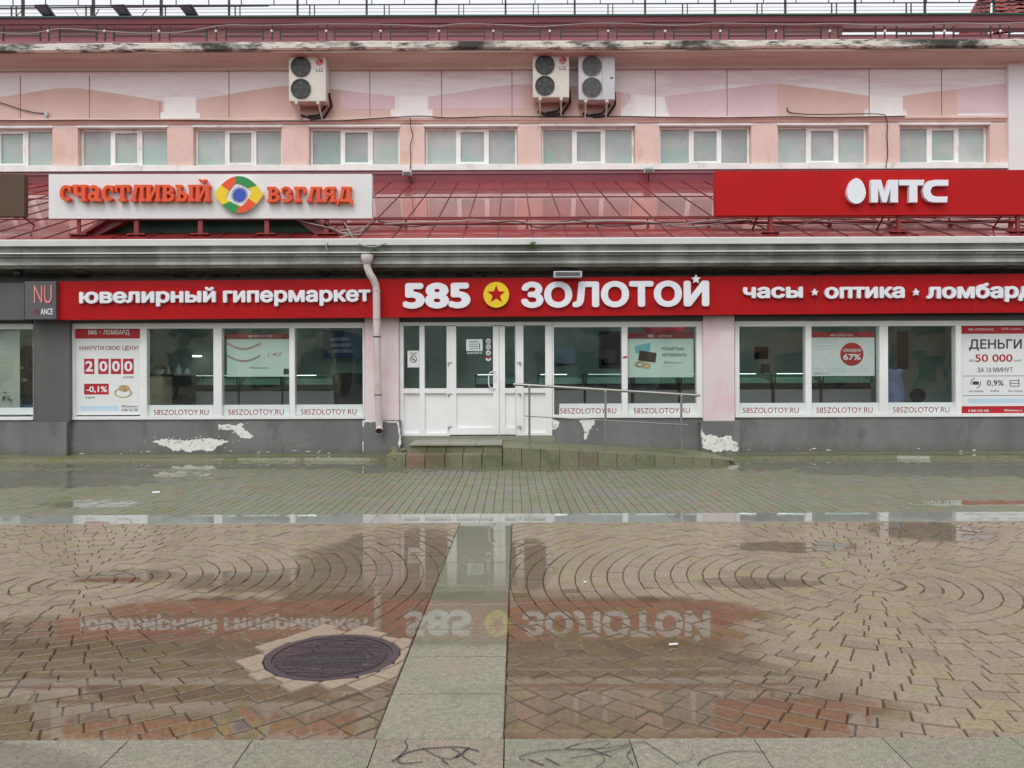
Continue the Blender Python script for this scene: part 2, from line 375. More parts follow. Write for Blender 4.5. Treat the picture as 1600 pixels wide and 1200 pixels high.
# wet masks and paving
def blobs(b, lst, namp=.55, nscale=1.3, sharp=.16, extra=None):
    g = b.pos(); sp = b.n('ShaderNodeSeparateXYZ'); b.l(g, sp.inputs[0]); acc = None
    for cx, cy, rx, ry in lst:
        dx = b.math('DIVIDE', b.math('SUBTRACT', sp.outputs[0], cx), rx); dy = b.math('DIVIDE', b.math('SUBTRACT', sp.outputs[1], cy), ry)
        v = b.math('SUBTRACT', 1.0, b.math('ADD', b.math('MULTIPLY', dx, dx), b.math('MULTIPLY', dy, dy)))
        acc = v if acc is None else b.math('MAXIMUM', acc, v)
    acc = b.math('MAXIMUM', acc, -2.0)
    n = b.math('MULTIPLY', b.math('SUBTRACT', b.noise(nscale, 5, .6), .5), namp*2)
    tot = b.math('ADD', acc, n)
    if extra is not None: tot = b.math('ADD', tot, extra)
    return b.rng(tot, -sharp, sharp)
def flatn(b):
    q = b.n('ShaderNodeCombineXYZ'); q.inputs[2].default_value = 1.0; return q.outputs[0]
def paving(name, cols, wetk, blob, patch=None, damp=.35, speck=0.0, dampr=.22, wetr=.02, namp=.55, nscale=1.3, sharp=.2, dry=None, drycol=None, ior=1.36, vary=0.0, palecol=None):
    b = NB(name)
    at = b.n('ShaderNodeAttribute'); at.attribute_name = 'tint'
    t = at.outputs['Fac']
    c = b.mix(b.rng(t, 0, 1, smooth=False), cols[0], cols[1])
    c = b.mix(b.rng(t, .72, .80), c, cols[2]); c = b.mix(b.rng(t, .90, .96), c, cols[3])
    fine = b.noise(38, 6, .7)
    c = b.mix(b.rng(fine, .3, .7), b.mix(1.0, c, (.76, .76, .75), 'MULTIPLY'), b.mix(1.0, c, (1.2, 1.2, 1.2), 'MULTIPLY'))
    for p in (patch or []):
        c = b.mix(b.math('MULTIPLY', b.rng(b.noise(p[1], 5, .6, p[4] if len(p) > 4 else (1, 1, 1)), p[2], p[2]+.12), p[3]), c, p[0])
    if speck:
        sp = b.noise(170, 2, .5)
        c = b.mix(b.rng(sp, .35, .65), b.mix(1.0, c, (1-speck,)*3, 'MULTIPLY'), b.mix(1.0, c, (1+speck,)*3, 'MULTIPLY'))
    if palecol: c = b.mix(b.rng(t, 1.2, 1.3), c, b.mix(b.rng(fine, .3, .7), tuple(k*.82 for k in palecol), tuple(k*1.12 for k in palecol)))
    wm = blobs(b, blob, namp, nscale, sharp, b.math('MULTIPLY', b.math('SUBTRACT', b.math('MINIMUM', t, 1.0), .5), vary)) if blob else None
    if wm is None:
        wm = b.n('ShaderNodeValue').outputs[0]; wm.default_value = 0.0
    if palecol: wm = b.math('MULTIPLY', wm, b.rng(t, 1.2, 1.3, 1, .06))
    if dry:
        dm = blobs(b, dry, .2, 2.0, .2, b.math('MULTIPLY', b.math('SUBTRACT', t, .5), .7)); wm = b.math('MULTIPLY', wm, b.math('SUBTRACT', 1.0, dm)); c = b.mix(b.math('MULTIPLY', dm, .75), c, drycol)
    c = b.mix(wm, c, b.mix(1.0, c, wetk, 'MULTIPLY'))
    dn = b.rng(b.noise(2.3, 5, .6), .35, .65, damp*.4, damp)
    cw = b.math('MAXIMUM', wm, dn)
    cr = b.math('ADD', b.math('MULTIPLY', wm, wetr-dampr), dampr)
    q = b.principled(**{'Base Color': c, 'Roughness': .75, 'Coat Weight': cw, 'Coat IOR': ior, 'Coat Roughness': cr, 'Specular IOR Level': .3})
    rip = b.n('ShaderNodeBump'); rip.inputs['Distance'].default_value = .004; rip.inputs['Strength'].default_value = .06; b.l(b.noise(3.5, 2), rip.inputs['Height'])
    b.l(flatn(b), rip.inputs['Normal'])
    b.l(rip.outputs[0], q.inputs['Coat Normal'])
    b.l(b.bump(b.noise(120, 3), .003, .5), q.inputs['Normal'])
    MATS[name] = b.m; return b.m
WET = [(-2.2, 3.95, 2.7, 1.25), (-.9, 6.3, .85, 1.7), (-1.4, 5.0, 1.5, .6), (.35, 4.5, 1.05, 1.15), (.5, 3.75, 1.15, .66), (.1, 6.6, .22, .9), (.9, 5.2, .7, .35),
       (3.95, 7.75, .6, .5), (2.45, 7.1, .55, .22), (1.75, 5.9, .45, .16), (-2.9, 6.15, .4, .2), (-1.85, 6.0, .6, .3)]
DRY = [(-.95, 4.36, .54, .50)]
m_sett = paving('tan_setts', (S(144, 128, 110), S(155, 139, 121), S(146, 136, 108), S(138, 122, 107)), (.56, .48, .38), WET,
                patch=[(S(132, 126, 94), 1.2, .57, .55), (S(140, 134, 118), .8, .60, .4), (S(118, 106, 92), 2.6, .60, .5)], damp=.55, dampr=.17, palecol=S(160, 142, 124), vary=.4, sharp=.42, namp=.8, ior=1.42, nscale=1.1)
m_bed = paving('sett_joint_dirt', (S(92, 78, 62),)*4, (.5, .45, .38), WET, patch=[(S(58, 66, 44), 1.5, .55, .7)], damp=.2, sharp=.42, namp=.8, ior=1.42, nscale=1.1)
WETB = [(-4.5, 13.6, 3.6, .75), (-7, 12.0, 2.5, 1.0), (-1.9, 13.6, .9, 1.1), (5.0, 13.5, 3.4, .6), (6.6, 12.5, 2.5, .8), (.6, 13.1, 3.0, .5), (-4.9, 9.62, .55, .3), (3.9, 12.95, .6, .55), (5.6, 9.4, 1.0, .22)]
m_block = paving('grey_green_blocks', (S(120, 122, 100), S(130, 131, 110), S(126, 124, 116), S(136, 118, 100)), (.72, .74, .68), WETB,
                 patch=[(S(112, 116, 78), .8, .54, .6), (S(128, 122, 128), .55, .55, .6), (S(150, 112, 92), .6, .62, .5)], damp=.5, dampr=.28, wetr=.03, namp=1.0, sharp=.35, vary=.7)
m_bed2 = paving('block_joint_dirt', (S(102, 102, 82),)*4, (.7, .7, .65), WETB, damp=.5)
m_kerb = paving('wet_granite_kerb', (S(152, 154, 146), S(162, 164, 156), S(156, 158, 150), S(148, 148, 142)), (.9, .9, .9), [(0, 8.5, 30, .6)], speck=.12, damp=1, dampr=.04, ior=1.6)
m_path = paving('granite_path_slabs', (S(136, 132, 116), S(148, 144, 129), S(142, 136, 122), S(140, 130, 116)), (.8, .8, .75), [(-.3, 7.2, 1.2, 1.7), (-.3, 5.2, .8, .7)], patch=[(S(120, 124, 100), 1.2, .5, .5), (S(150, 130, 114), 1.6, .58, .4), (S(104, 100, 88), 2.4, .6, .4)], speck=.3, damp=.55, dampr=.14)
m_slab = paving('granite_front_slabs', (S(132, 128, 113), S(146, 141, 127), S(135, 127, 117), S(139, 130, 116)), (.7, .7, .7), [(-2.3, 3.1, .7, .3)], patch=[(S(130, 136, 114), 1.4, .52, .5), (S(160, 138, 122), 2.0, .58, .45), (S(112, 106, 94), 3.0, .6, .4)], speck=.34, damp=.4, dampr=.25)
m_apron = paving('mossy_apron', (S(120, 120, 96),)*4, (.8, .8, .75), [(3, 14.2, 9, .2)], patch=[(S(104, 110, 60), 1.1, .5, .8), (S(140, 132, 116), 2.2, .55, .6)], damp=.3, speck=.1)
m_ground = paving('dark_asphalt', (S(90, 90, 88),)*4, (.7, .7, .7), None, damp=.3, speck=.1)
m_step = paving('mossy_step_stone', (S(118, 120, 92), S(128, 128, 104), S(118, 112, 92), S(138, 112, 98)), (.75, .75, .7), None, patch=[(S(92, 98, 62), 1.6, .5, .7), (S(140, 136, 118), 3.0, .6, .5)], damp=.35, speck=.15)
m_landing = paving('wet_landing_slabs', (S(142, 142, 130), S(152, 150, 138), S(146, 142, 132), S(140, 136, 124)), (.75, .75, .72), None, patch=[(S(118, 122, 92), 1.4, .55, .6)], damp=.6, speck=.12)

# ------------------------------------------------------------------ ground, setting
g = MB(); g.box(-150, 150, -150, 200, -.3, -.06); structure(g.build('ground', m_ground))

def clip(poly, a, bb, c):        # keep a*x+b*y<=c
    outp = []
    for i in range(len(poly)):
        p, q = poly[i], poly[(i+1) % len(poly)]; dp, dq = a*p[0]+bb*p[1]-c, a*q[0]+bb*q[1]-c
        if dp <= 0: outp.append(p)
        if dp*dq < 0: t = dp/(dp-dq); outp.append((p[0]+t*(q[0]-p[0]), p[1]+t*(q[1]-p[1])))
    return outp
def area(p): return .5*sum(p[i][0]*p[(i+1)%len(p)][1]-p[(i+1)%len(p)][0]*p[i][1] for i in range(len(p)))
def paver(mb, poly, z, gap=.0028, bev=.006, depth=.022, tint=None, wob=.0022):
    a = area(poly)
    if abs(a) < .0012: return
    if a < 0: poly = poly[::-1]
    n = len(poly); cx = sum(p[0] for p in poly)/n; cy = sum(p[1] for p in poly)/n
    r = math.sqrt(abs(a))/2
    sh = lambda d: [(cx+(p[0]-cx)*(1-min(.6, d/max(r*.7, .01))), cy+(p[1]-cy)*(1-min(.6, d/max(r*1.0, .01)))) for p in poly]
    def inset(d):
        res = []
        for i in range(n):
            p0, p1, p2 = poly[i-1], poly[i], poly[(i+1) % n]
            e1 = Vector((p1[0]-p0[0], p1[1]-p0[1])); e2 = Vector((p2[0]-p1[0], p2[1]-p1[1]))
            if e1.length < 1e-6 or e2.length < 1e-6: res.append(p1); continue
            n1 = Vector((-e1.y, e1.x)).normalized(); n2 = Vector((-e2.y, e2.x)).normalized(); k = max(.35, 1+n1.dot(n2))
            m = (n1+n2)/k
            res.append((p1[0]+m.x*d, p1[1]+m.y*d))
        return res
    if abs(a) < .004 or min(math.dist(poly[i], poly[(i+1) % n]) for i in range(n)) < .03:
        o1 = [(cx+(p[0]-cx)*.93, cy+(p[1]-cy)*.93) for p in poly]; o2 = [(cx+(p[0]-cx)*.88, cy+(p[1]-cy)*.88) for p in poly]; o3 = [(cx+(p[0]-cx)*.82, cy+(p[1]-cy)*.82) for p in poly]
    else: o1, o2, o3 = inset(gap), inset(gap+bev*.35), inset(gap+bev)
    tx, ty = random.gauss(0, wob*4), random.gauss(0, wob*4); dz = random.gauss(0, wob)
    zz = lambda p, d: z+dz+tx*(p[0]-cx)+ty*(p[1]-cy)-d
    vs = [(p[0], p[1], z-depth) for p in o1]+[(p[0], p[1], zz(p, bev*.45)) for p in o2]+[(p[0], p[1], zz(p, 0)) for p in o3]
    fs = [(i, (i+1)%n, (i+1)%n+n, i+n) for i in range(n)]+[(i+n, (i+1)%n+n, (i+1)%n+2*n, i+2*n) for i in range(n)]+[tuple(range(2*n, 3*n))]
    mb.add(vs, fs); t = random.random() if tint is None else tint
    mb.tint += [t]*len(fs)

Y_FRONT, Y_K0, Y_K1, Y_B1 = GY(1156), GY(817), GY(803), 14.08
# path strip edges
PA0 = G(583, 1157); PA1 = G(719, 817); PB0 = G(788, 1157); PB1 = G(800, 817)
def px_l(Y): return PA0[0]+(PA1[0]-PA0[0])*(Y-PA0[1])/(PA1[1]-PA0[1])
def px_r(Y): return PB0[0]+(PB1[0]-PB0[0])*(Y-PB0[1])/(PB1[1]-PB0[1])
MHX, MHY = G(520, 1027); MHR = .345
# concentric setts
mb = MB(); mb.tint = []
for side, (ccx, ccy) in ((1, G(1360, 911)), (-1, G(130, 910))):
    pitch = .1175
    for k in range(0, 62):
        r0, r1 = k*pitch, (k+1)*pitch
        th = random.random()*6.28; end = th+2*math.pi
        if k == 0:
            segs = [(th+i*2*math.pi/4, th+(i+1)*2*math.pi/4) for i in range(4)]
        else:
            segs = []; rm = (r0+r1)/2
            lens = []; tot = 0
            while tot < 2*math.pi*rm:
                L = random.choice((.12, .165, .18, .18)); lens.append(L); tot += L
            sc = 2*math.pi*rm/tot; a = th
            for L in lens: segs.append((a, a+L*sc/rm)); a += L*sc/rm
        for a0, a1 in segs:
            am = (a0+a1)/2; mx, my = ccx+(r0+r1)/2*math.cos(am), ccy+(r0+r1)/2*math.sin(am)
            if my < Y_FRONT-.3 or my > Y_K0+.3 or abs(mx) > 7.6: continue
            if side*mx < -1.0: continue
            if k == 0: poly = [(ccx, ccy), (ccx+r1*math.cos(a0), ccy+r1*math.sin(a0)), (ccx+r1*math.cos(am), ccy+r1*math.sin(am)), (ccx+r1*math.cos(a1), ccy+r1*math.sin(a1))]
            else: poly = [(ccx+r0*math.cos(a0), ccy+r0*math.sin(a0)), (ccx+r1*math.cos(a0), ccy+r1*math.sin(a0)), (ccx+r1*math.cos(a1), ccy+r1*math.sin(a1)), (ccx+r0*math.cos(a1), ccy+r0*math.sin(a1))]
            poly = clip(poly, 0, -1, -Y_FRONT); poly = clip(poly, 0, 1, Y_K0) if len(poly) > 2 else poly
            if len(poly) > 2:
                (q0, q1) = (PB0, PB1) if side > 0 else (PA0, PA1)
                dx, dy = q1[0]-q0[0], q1[1]-q0[1]; nx, ny = (-dy, dx) if side > 0 else (dy, -dx)
                # keep the outer side of the path edge
                poly = clip(poly, nx, ny, nx*q0[0]+ny*q0[1])
            if len(poly) < 3: continue
            t = None
            dm = math.hypot(mx-MHX, my-MHY)
            if side < 0:
                if dm < MHR+.125+.03*math.sin(9*am): t = 1.5
                if dm < MHR+.42:
                    # trim against the manhole with the tangent line
                    d = Vector((mx-MHX, my-MHY))
                    if d.length < MHR*.98: 
                        if d.length < MHR-.1: continue
                    d.normalize(); poly = clip(poly, -d.x, -d.y, -(d.x*MHX+d.y*MHY+MHR+.012))
                    if len(poly) < 3: continue
            paver(mb, poly, 0.0+(.012*max(0, 1-abs(dm-MHR)/.3) if side < 0 and dm < MHR+.3 else 0), tint=t)
so_ = structure(mb.build('sett_paving', m_sett))
bedm = MB(); bedm.tint = [.5]*6; bedm.box(-7.8, 7.8, Y_FRONT, Y_K0, -.05, -.009); structure(bedm.build('sett_bed', m_bed))
# running bond blocks between kerb and wall, courses run away from the camera
mb = MB(); mb.tint = []
for i in range(-122, 122):
    x0 = i*.105+.02*math.sin(i*.05); yy = Y_K1-random.choice((0, .105))
    while yy < Y_B1:
        y0, y1 = max(yy, Y_K1), min(yy+.21, Y_B1); yy += .21
        if y1-y0 < .04: continue
        if abs(x0) > 12: continue
        paver(mb, [(x0, y0), (x0+.105, y0), (x0+.105, y1), (x0, y1)], -.004+.004*math.sin(x0*.7+y0*.9), gap=.002, bev=.004, wob=.001)
structure(mb.build('block_paving', m_block))
mb = MB(); mb.tint = [.5]*6; mb.box(-14, 14, Y_K1, Y_B1+.3, -.05, -.018); structure(mb.build('block_bed', m_bed2))
# granite kerb strip
mb = MB(); mb.tint = []; x = -13.2
while x < 13:
    L = random.uniform(.95, 1.15); paver(mb, [(x, Y_K0), (x+L, Y_K0), (x+L, Y_K1), (x, Y_K1)], .004, gap=.002, bev=.004, depth=.05, wob=.0002); x += L
structure(mb.build('granite_kerb', m_kerb))
# path slabs
mb = MB(); mb.tint = []; ys = [GY(v) for v in (1157, 1085, 1027, 984, 946, 916, 880, 855, 830)]+[Y_K0]
ys = [Y_FRONT]+ys[1:]
for a, c_ in zip(ys[:-1], ys[1:]):
    paver(mb, [(px_l(a), a), (px_r(a), a), (px_r(c_), c_), (px_l(c_), c_)], .006, gap=.004, bev=.006, depth=.05, wob=.0003)
structure(mb.build('granite_path', m_path))
# front slabs
mb = MB(); mb.tint = []; xs0 = [PX(v, Y_FRONT, 1157) for v in (-600, -400, -195, 8, 202, 395, 590, 788, 983, 1177, 1377, 1577, 1777, 1977)]
for r_ in range(5):
    y1 = Y_FRONT-r_*.56; y0 = y1-.56
    for a, c_ in zip(xs0[:-1], xs0[1:]):
        o = 0 if r_ == 0 else .0
        paver(mb, [(a+o, y0), (c_+o, y0), (c_+o, y1), (a+o, y1)], .006, gap=.0015, bev=.003, depth=.05, wob=.0002)
front = structure(mb.build('granite_front_slabs', m_slab))
# scrawled black marker lines on the front slabs
def ribbon(mb, pts, wd=.008, z=.0105):
    wd *= .45
    P3 = [Vector((*G(*p), z)) for p in pts]
    sm = []
    for i in range(len(P3)-1):
        p0, p1, p2, p3 = P3[max(i-1, 0)], P3[i], P3[i+1], P3[min(i+2, len(P3)-1)]
        for t in (0, .25, .5, .75):
            sm.append(.5*((2*p1)+(p2-p0)*t+(2*p0-5*p1+4*p2-p3)*t*t+(3*p1-p0-3*p2+p3)*t**3))
    sm.append(P3[-1])
    vs = []
    for i, p in enumerate(sm):
        d = sm[min(i+1, len(sm)-1)]-sm[max(i-1, 0)]
        d = d.normalized() if d.length > 1e-9 else Vector((1, 0, 0)); nn = Vector((-d.y, d.x, 0))*wd/2
        vs += [p+nn, p-nn]
    mb.add(vs, [(2*i, 2*i+1, 2*i+3, 2*i+2) for i in range(len(sm)-1)])
m_ink = mat('black_marker_ink', S(72, 64, 70), .6, .15, 20)
rb = MB()
ribbon(rb, [(612, 1194), (640, 1178), (680, 1172), (720, 1171), (748, 1177)], .016)
ribbon(rb, [(632, 1160), (636, 1172), (624, 1186), (626, 1196), (660, 1194)], .013)
ribbon(rb, [(660, 1172), (676, 1182), (700, 1190), (716, 1184)], .012)
ribbon(rb, [(704, 1172), (718, 1180), (712, 1188), (733, 1172), (722, 1184), (744, 1198)], .013)
ribbon(rb, [(690, 1190), (700, 1198)], .016)
structure(rb.build('graffiti', m_ink, front))
rb = MB()
ribbon(rb, [(884, 1173), (910, 1164), (945, 1161), (952, 1165), (930, 1174), (895, 1175), (885, 1172), (905, 1166)], .006)
ribbon(rb, [(820, 1192), (812, 1186), (840, 1178), (890, 1174), (950, 1172), (1000, 1163), (1016, 1168), (1060, 1198)], .009)
ribbon(rb, [(892, 1188), (930, 1182), (985, 1170), (980, 1184), (990, 1200)], .009)
ribbon(rb, [(920, 1173), (955, 1186)], .014)
ribbon(rb, [(938, 1180), (945, 1192), (932, 1202)], .007)
ribbon(rb, [(826, 1190), (850, 1200)], .016); ribbon(rb, [(852, 1188), (874, 1199)], .016)
ribbon(rb, [(1090, 1200), (1100, 1190), (1130, 1180), (1165, 1177), (1198, 1179)], .009)
ribbon(rb, [(1080, 1176), (1084, 1184), (1076, 1192), (1060, 1196)], .004)
ribbon(rb, [(1040, 1160), (1090, 1170), (1150, 1176)], .003)
structure(rb.build('graffiti', m_ink, front))
# mossy apron along the wall
ap = MB(); ap.tint = []
xx = -14.0; pts = []
while xx <= 14: pts.append((xx, 14.1+.05*math.sin(xx*1.3)+random.uniform(-.03, .03))); xx += .35
for (xa, ya), (xb, yb) in zip(pts[:-1], pts[1:]):
    vs = [(xa, ya-.03, -.01), (xb, yb-.03, -.01), (xb, yb, .05), (xa, ya, .05), (xb, 14.66, .075), (xa, 14.66, .075)]
    ap.add(vs, [(0, 1, 2, 3), (3, 2, 4, 5)]); ap.tint += [.5, .5]
structure(ap.build('wall_apron', m_apron))

# ------------------------------------------------------------------ the building
BL = thing('shop_building', 'long pink and grey shop building with a wet red metal roof over its ground floor', 'building', (0, 14.6, 0))
YW, YU = 14.6, 22.0
XL, XR = -18.0, 18.0
zsill = PZ(653.5, YW); ztop = PZ(503, YW)
xd0, xd1 = PX(624, YW, 590), PX(863, YW, 590)
p = MB(); p.box(XL, xd0, YW, YW+.28, -.1, zsill); p.box(xd1, XR, YW, YW+.28, -.1, zsill)
zl = PZ(687, YW)
p.box(XL, xd0-.02, YW-.03, YW+.002, -.1, zl); p.box(xd1+.02, XR, YW-.03, YW+.002, -.1, zl)
plinth = p.build('plinth', m_grey, BL)
def ragged(mb, x0, y0, x1, y1, Y, n=40, amp=.28, seed=0, pts=None):
    rnd = random.Random(seed)
    if pts is None:
        pts = [((x0+x1)/2+(x1-x0)/2*math.cos(2*math.pi*k/n)*(1-amp*rnd.random()), (y0+y1)/2+(y1-y0)/2*math.sin(2*math.pi*k/n)*(1-amp*rnd.random())) for k in range(n)]
    else:
        res = []
        for i in range(len(pts)):
            a, c_ = pts[i], pts[(i+1) % len(pts)]
            m = max(1, int(math.dist(a, c_)/3))
            for k in range(m): res.append((a[0]+(c_[0]-a[0])*k/m+rnd.uniform(-1, 1)*amp, a[1]+(c_[1]-a[1])*k/m+rnd.uniform(-1, 1)*amp))
        pts = res
    mb.prism([P(a, c_, Y) for a, c_ in pts], Y-.004, Y+.001)
yl = YW-.03
def patch(pts, Y, seed, amp, parent):
    q = MB(); ragged(q, 0, 0, 0, 0, Y, amp=amp, seed=seed, pts=pts); q.build('bare_plaster_patch', m_peel, parent)
patch([(240, 689), (262, 686), (290, 689), (318, 684), (345, 687), (358, 689), (340, 697), (330, 705), (310, 703), (300, 706), (284, 704), (272, 705), (262, 698), (250, 695)], yl, 1, 1.6, plinth)
patch([(340, 664), (362, 663), (370, 666), (377, 660), (381, 663), (378, 668), (397, 682), (390, 685), (376, 683), (364, 672), (342, 671)], YW, 2, 1.2, plinth)
patch([(905, 657), (930, 655), (928, 664), (920, 672), (916, 688), (912, 690), (913, 674), (908, 662)], YW, 3, 1.2, plinth)
patch([(863, 655), (873, 658), (873, 668), (862, 672)], YW-.005, 4, 1.2, plinth)
q = MB()
rs = random.Random(4)
for _ in range(26):
    x = rs.choice((rs.uniform(110, 560), rs.uniform(1160, 1590))); y = 705-.0035*(x-800)+rs.uniform(-3, 2)
    L = rs.uniform(2, 12); hh2 = rs.uniform(.4, 1.1)
    ragged(q, x, y-hh2, x+L, y+hh2, yl, n=9, amp=.5, seed=int(x))
for (cx_, cy_, sp, n_) in ((290, 690, 60, 26), (372, 670, 26, 8), (914, 672, 14, 8)):
    for _ in range(n_):
        x, y = rs.gauss(cx_, sp*.55), rs.gauss(cy_, 5); L = rs.uniform(.8, 4.5)
        ragged(q, x, y-rs.uniform(.5, 1.5), x+L, y+rs.uniform(.5, 1.5), yl if y > 687 else YW, n=8, amp=.6, seed=int(x*7+y))
q.build('paint_chips', m_peel, plinth)['kind'] = 'stuff'

hw = MB(); hw.box(XL, XR, YW, YW+.28, ztop+.002, 3.78); hw.build('header_wall', m_greyd, BL)
# pillars
def pillar(x0, x1, mt, zb, bx0, bx1, mtb, label=None):
    a, c_ = PX(x0, 14.5, 580), PX(x1, 14.5, 580)
    q = MB(); q.box(a, c_, 14.5, YW+.29, zb, 2.5); o = q.build('pillar', mt, BL, bevel=.008)
    if label: o['label'] = label
    a, c_ = PX(bx0, 14.47, 690), PX(bx1, 14.47, 690)
    q = MB(); q.box(a, c_, 14.45, YW+.30, -.1, zb); q.build('pillar_base', mtb, o, bevel=.01); return o
pillar(53, 109, m_greyd, PZ(657, 14.5), 43.5, 105, m_grey, 'dark grey painted pillar')
pl = pillar(570, 623, m_pinkpil, PZ(656, 14.5), 565.5, 626, m_grey, 'pink plastered pillar behind the drainpipe')
pr = pillar(1099, 1148, m_pinkpil, PZ(659, 14.5), 1094.5, 1156, m_grey, 'pink plastered pillar right of the ramp')
q = MB()
patch([(1097, 666), (1099, 675), (1104, 680), (1112, 678), (1122, 684), (1134, 682), (1142, 681), (1147, 690), (1151, 690), (1154, 702), (1150, 705), (1136, 704), (1120, 706), (1108, 703), (1098, 698), (1096, 680)], 14.45, 6, 1.8, pr)
q = MB()
patch([(567, 657), (585, 655), (600, 657), (622, 659), (625, 664), (622, 664), (618, 660), (600, 659.5), (570, 660), (568, 668), (566.5, 668)], 14.45, 8, .8, pl)
patch([(621, 664), (624, 664), (627, 690), (625, 700), (622, 694), (624, 684)], 14.45, 9, .8, pl)
patch([(566.5, 690), (568, 690), (568, 705), (566.5, 705)], 14.45, 10, .4, pl)

# shop windows
def shop_window(xf0, xf1, panes, mull=None):
    fx0, fx1 = PX(xf0, YW, 580), PX(xf1, YW, 580)
    q = MB(); zg0, zg1 = PZ(648.5, YW), PZ(511.5, YW)
    q.box(fx0, fx1, YW-.03, YW+.12, zsill, zg0); q.box(fx0, fx1, YW-.012, YW+.12, zg1, ztop)
    ed = [fx0]
    for a, c_ in panes: ed += [PX(a, YW, 580), PX(c_, YW, 580)]
    ed.append(fx1)
    for i in range(0, len(ed), 2):
        if ed[i+1]-ed[i] > .002: q.box(ed[i], ed[i+1], YW-.02, YW+.12, zg0, zg1)
    o = q.build('shop_window', m_white, BL, bevel=.004)
    bx = MB(); bx.box(fx0, fx1, YW-.05, YW-.0005, ztop+.004, PZ(495, YW)); bx.build('shutter_box', m_char, o)
    for a, c_ in panes:
        z = MB(); z.box(PX(a, YW, 580)+.001, PX(c_, YW, 580)-.001, YW+.05, YW+.056, zg0+.001, zg1-.001); z.build('pane', m_glass, o)
    return o
PAN_L = [(116, 219.5), (230, 334), (347, 452.5), (461, 567)]
PAN_M = [(865.5, 971.5), (980.5, 1088)]
PAN_R = [(1155, 1258), (1267.5, 1373.5), (1387, 1492.5), (1501.5, 1640)]
shop_window(109, 570, PAN_L); shop_window(863, 1099, PAN_M); shop_window(1148, 1652, PAN_R)
shop_window(-160, 53, [(-150, -55), (-45, 52.5)])

# door unit
dz0, dz1 = PZ(680.5, YW), ztop
D = MB()
def dx(v): return PX(v, YW, 580)
zr0, zr1 = PZ(614, YW), PZ(606.5, YW)
D.box(xd0+.002, xd1-.002, YW-.02, YW+.10, dz1-.06, dz1)                       # head
for a, c_ in ((624.5, 630.5), (655.5, 663.5), (698, 702.5), (779.7, 781.0), (805.5, 818), (852, 862.5)):
    D.box(dx(a), dx(c_), YW-.015, YW+.10, dz0, dz1-.062)
for a, c_ in ((630.5, 655.5), (663.5, 698), (818, 852)):
    D.box(dx(a), dx(c_), YW-.01, YW+.09, zr0, zr1); D.box(dx(a), dx(c_), YW-.01, YW+.09, dz0, dz0+.05)
door = D.build('entrance', m_white, BL, bevel=.003)
for a, c_ in ((630.5, 655.5), (663.5, 698), (818, 852)):
    q = MB(); q.box(dx(a), dx(c_), YW+.04, YW+.06, dz0+.05, zr0-.001); q.build('lower_panel', m_white, door)
    q = MB(); q.box(dx(a), dx(c_), YW+.05, YW+.056, zr1+.001, dz1-.063); q.build('pane', m_doorglass, door)
def leaf(a, c_, ga, gc):
    q = MB(); yf = YW-.035
    z0, z1 = dz0+.02, dz1-.075; gz0, gz1 = PZ(606.5, YW), PZ(508.5, YW); pz0, pz1 = PZ(668, YW), PZ(614.5, YW)
    q.box(dx(a), dx(ga), yf, YW+.06, z0, z1); q.box(dx(gc), dx(c_), yf, YW+.06, z0, z1)
    q.box(dx(ga), dx(gc), yf, YW+.06, z0, pz0); q.box(dx(ga), dx(gc), yf, YW+.06, pz1, gz0); q.box(dx(ga), dx(gc), yf, YW+.06, gz1, z1)
    q.box(dx(ga), dx(gc), YW+.005, YW+.03, pz0, pz1)
    q.box(dx(ga), dx(gc), YW+.012, YW+.018, gz0, gz1, 1)
    # hinges
    return q.build('door', [m_white, m_doorglass], door, bevel=.003)
dl = leaf(702.6, 779.6, 713, 770.5); dr_ = leaf(781.1, 805.4, 789, 804.8)
h = MB(); hx0, hx1 = dx(764), dx(774); yh = YW-.095
h.tube([(hx1, YW-.04, PZ(580, YW)), (hx0+.03, yh+.01, PZ(581.5, YW)), (hx0, yh, PZ(585, YW)), (hx0-.005, yh, PZ(594, YW)), (hx0, yh, PZ(602, YW)), (hx0+.03, yh+.01, PZ(606, YW)), (hx1, YW-.04, PZ(607, YW))], .012, 8)
h.box(dx(772), dx(776), YW-.047, YW-.036, PZ(594, YW), PZ(584, YW)); h.build('handle', m_letter, dl, smooth=True)
for v in (567, 616, 667):
    h = MB(); h.tube([(dx(701), YW-.045, PZ(v+3, YW)), (dx(701), YW-.045, PZ(v-1, YW))], .012); h.box(dx(701), dx(707), YW-.042, YW-.034, PZ(v, YW), PZ(v-1.2, YW)); h.build('hinge_plate', m_steel, dl)
for v in (567, 616, 667):
    h = MB(); h.tube([(dx(813), YW-.045, PZ(v+3, YW)), (dx(813), YW-.045, PZ(v-1, YW))], .012); h.box(dx(808), dx(813), YW-.042, YW-.034, PZ(v, YW), PZ(v-1.2, YW)); h.build('hinge_plate', m_steel, dr_)
q = MB(); q.box(xd0-.05, xd1+.05, YW-.02, YW+.3, -.1, dz0-.001); q.build('threshold', m_landing, BL)

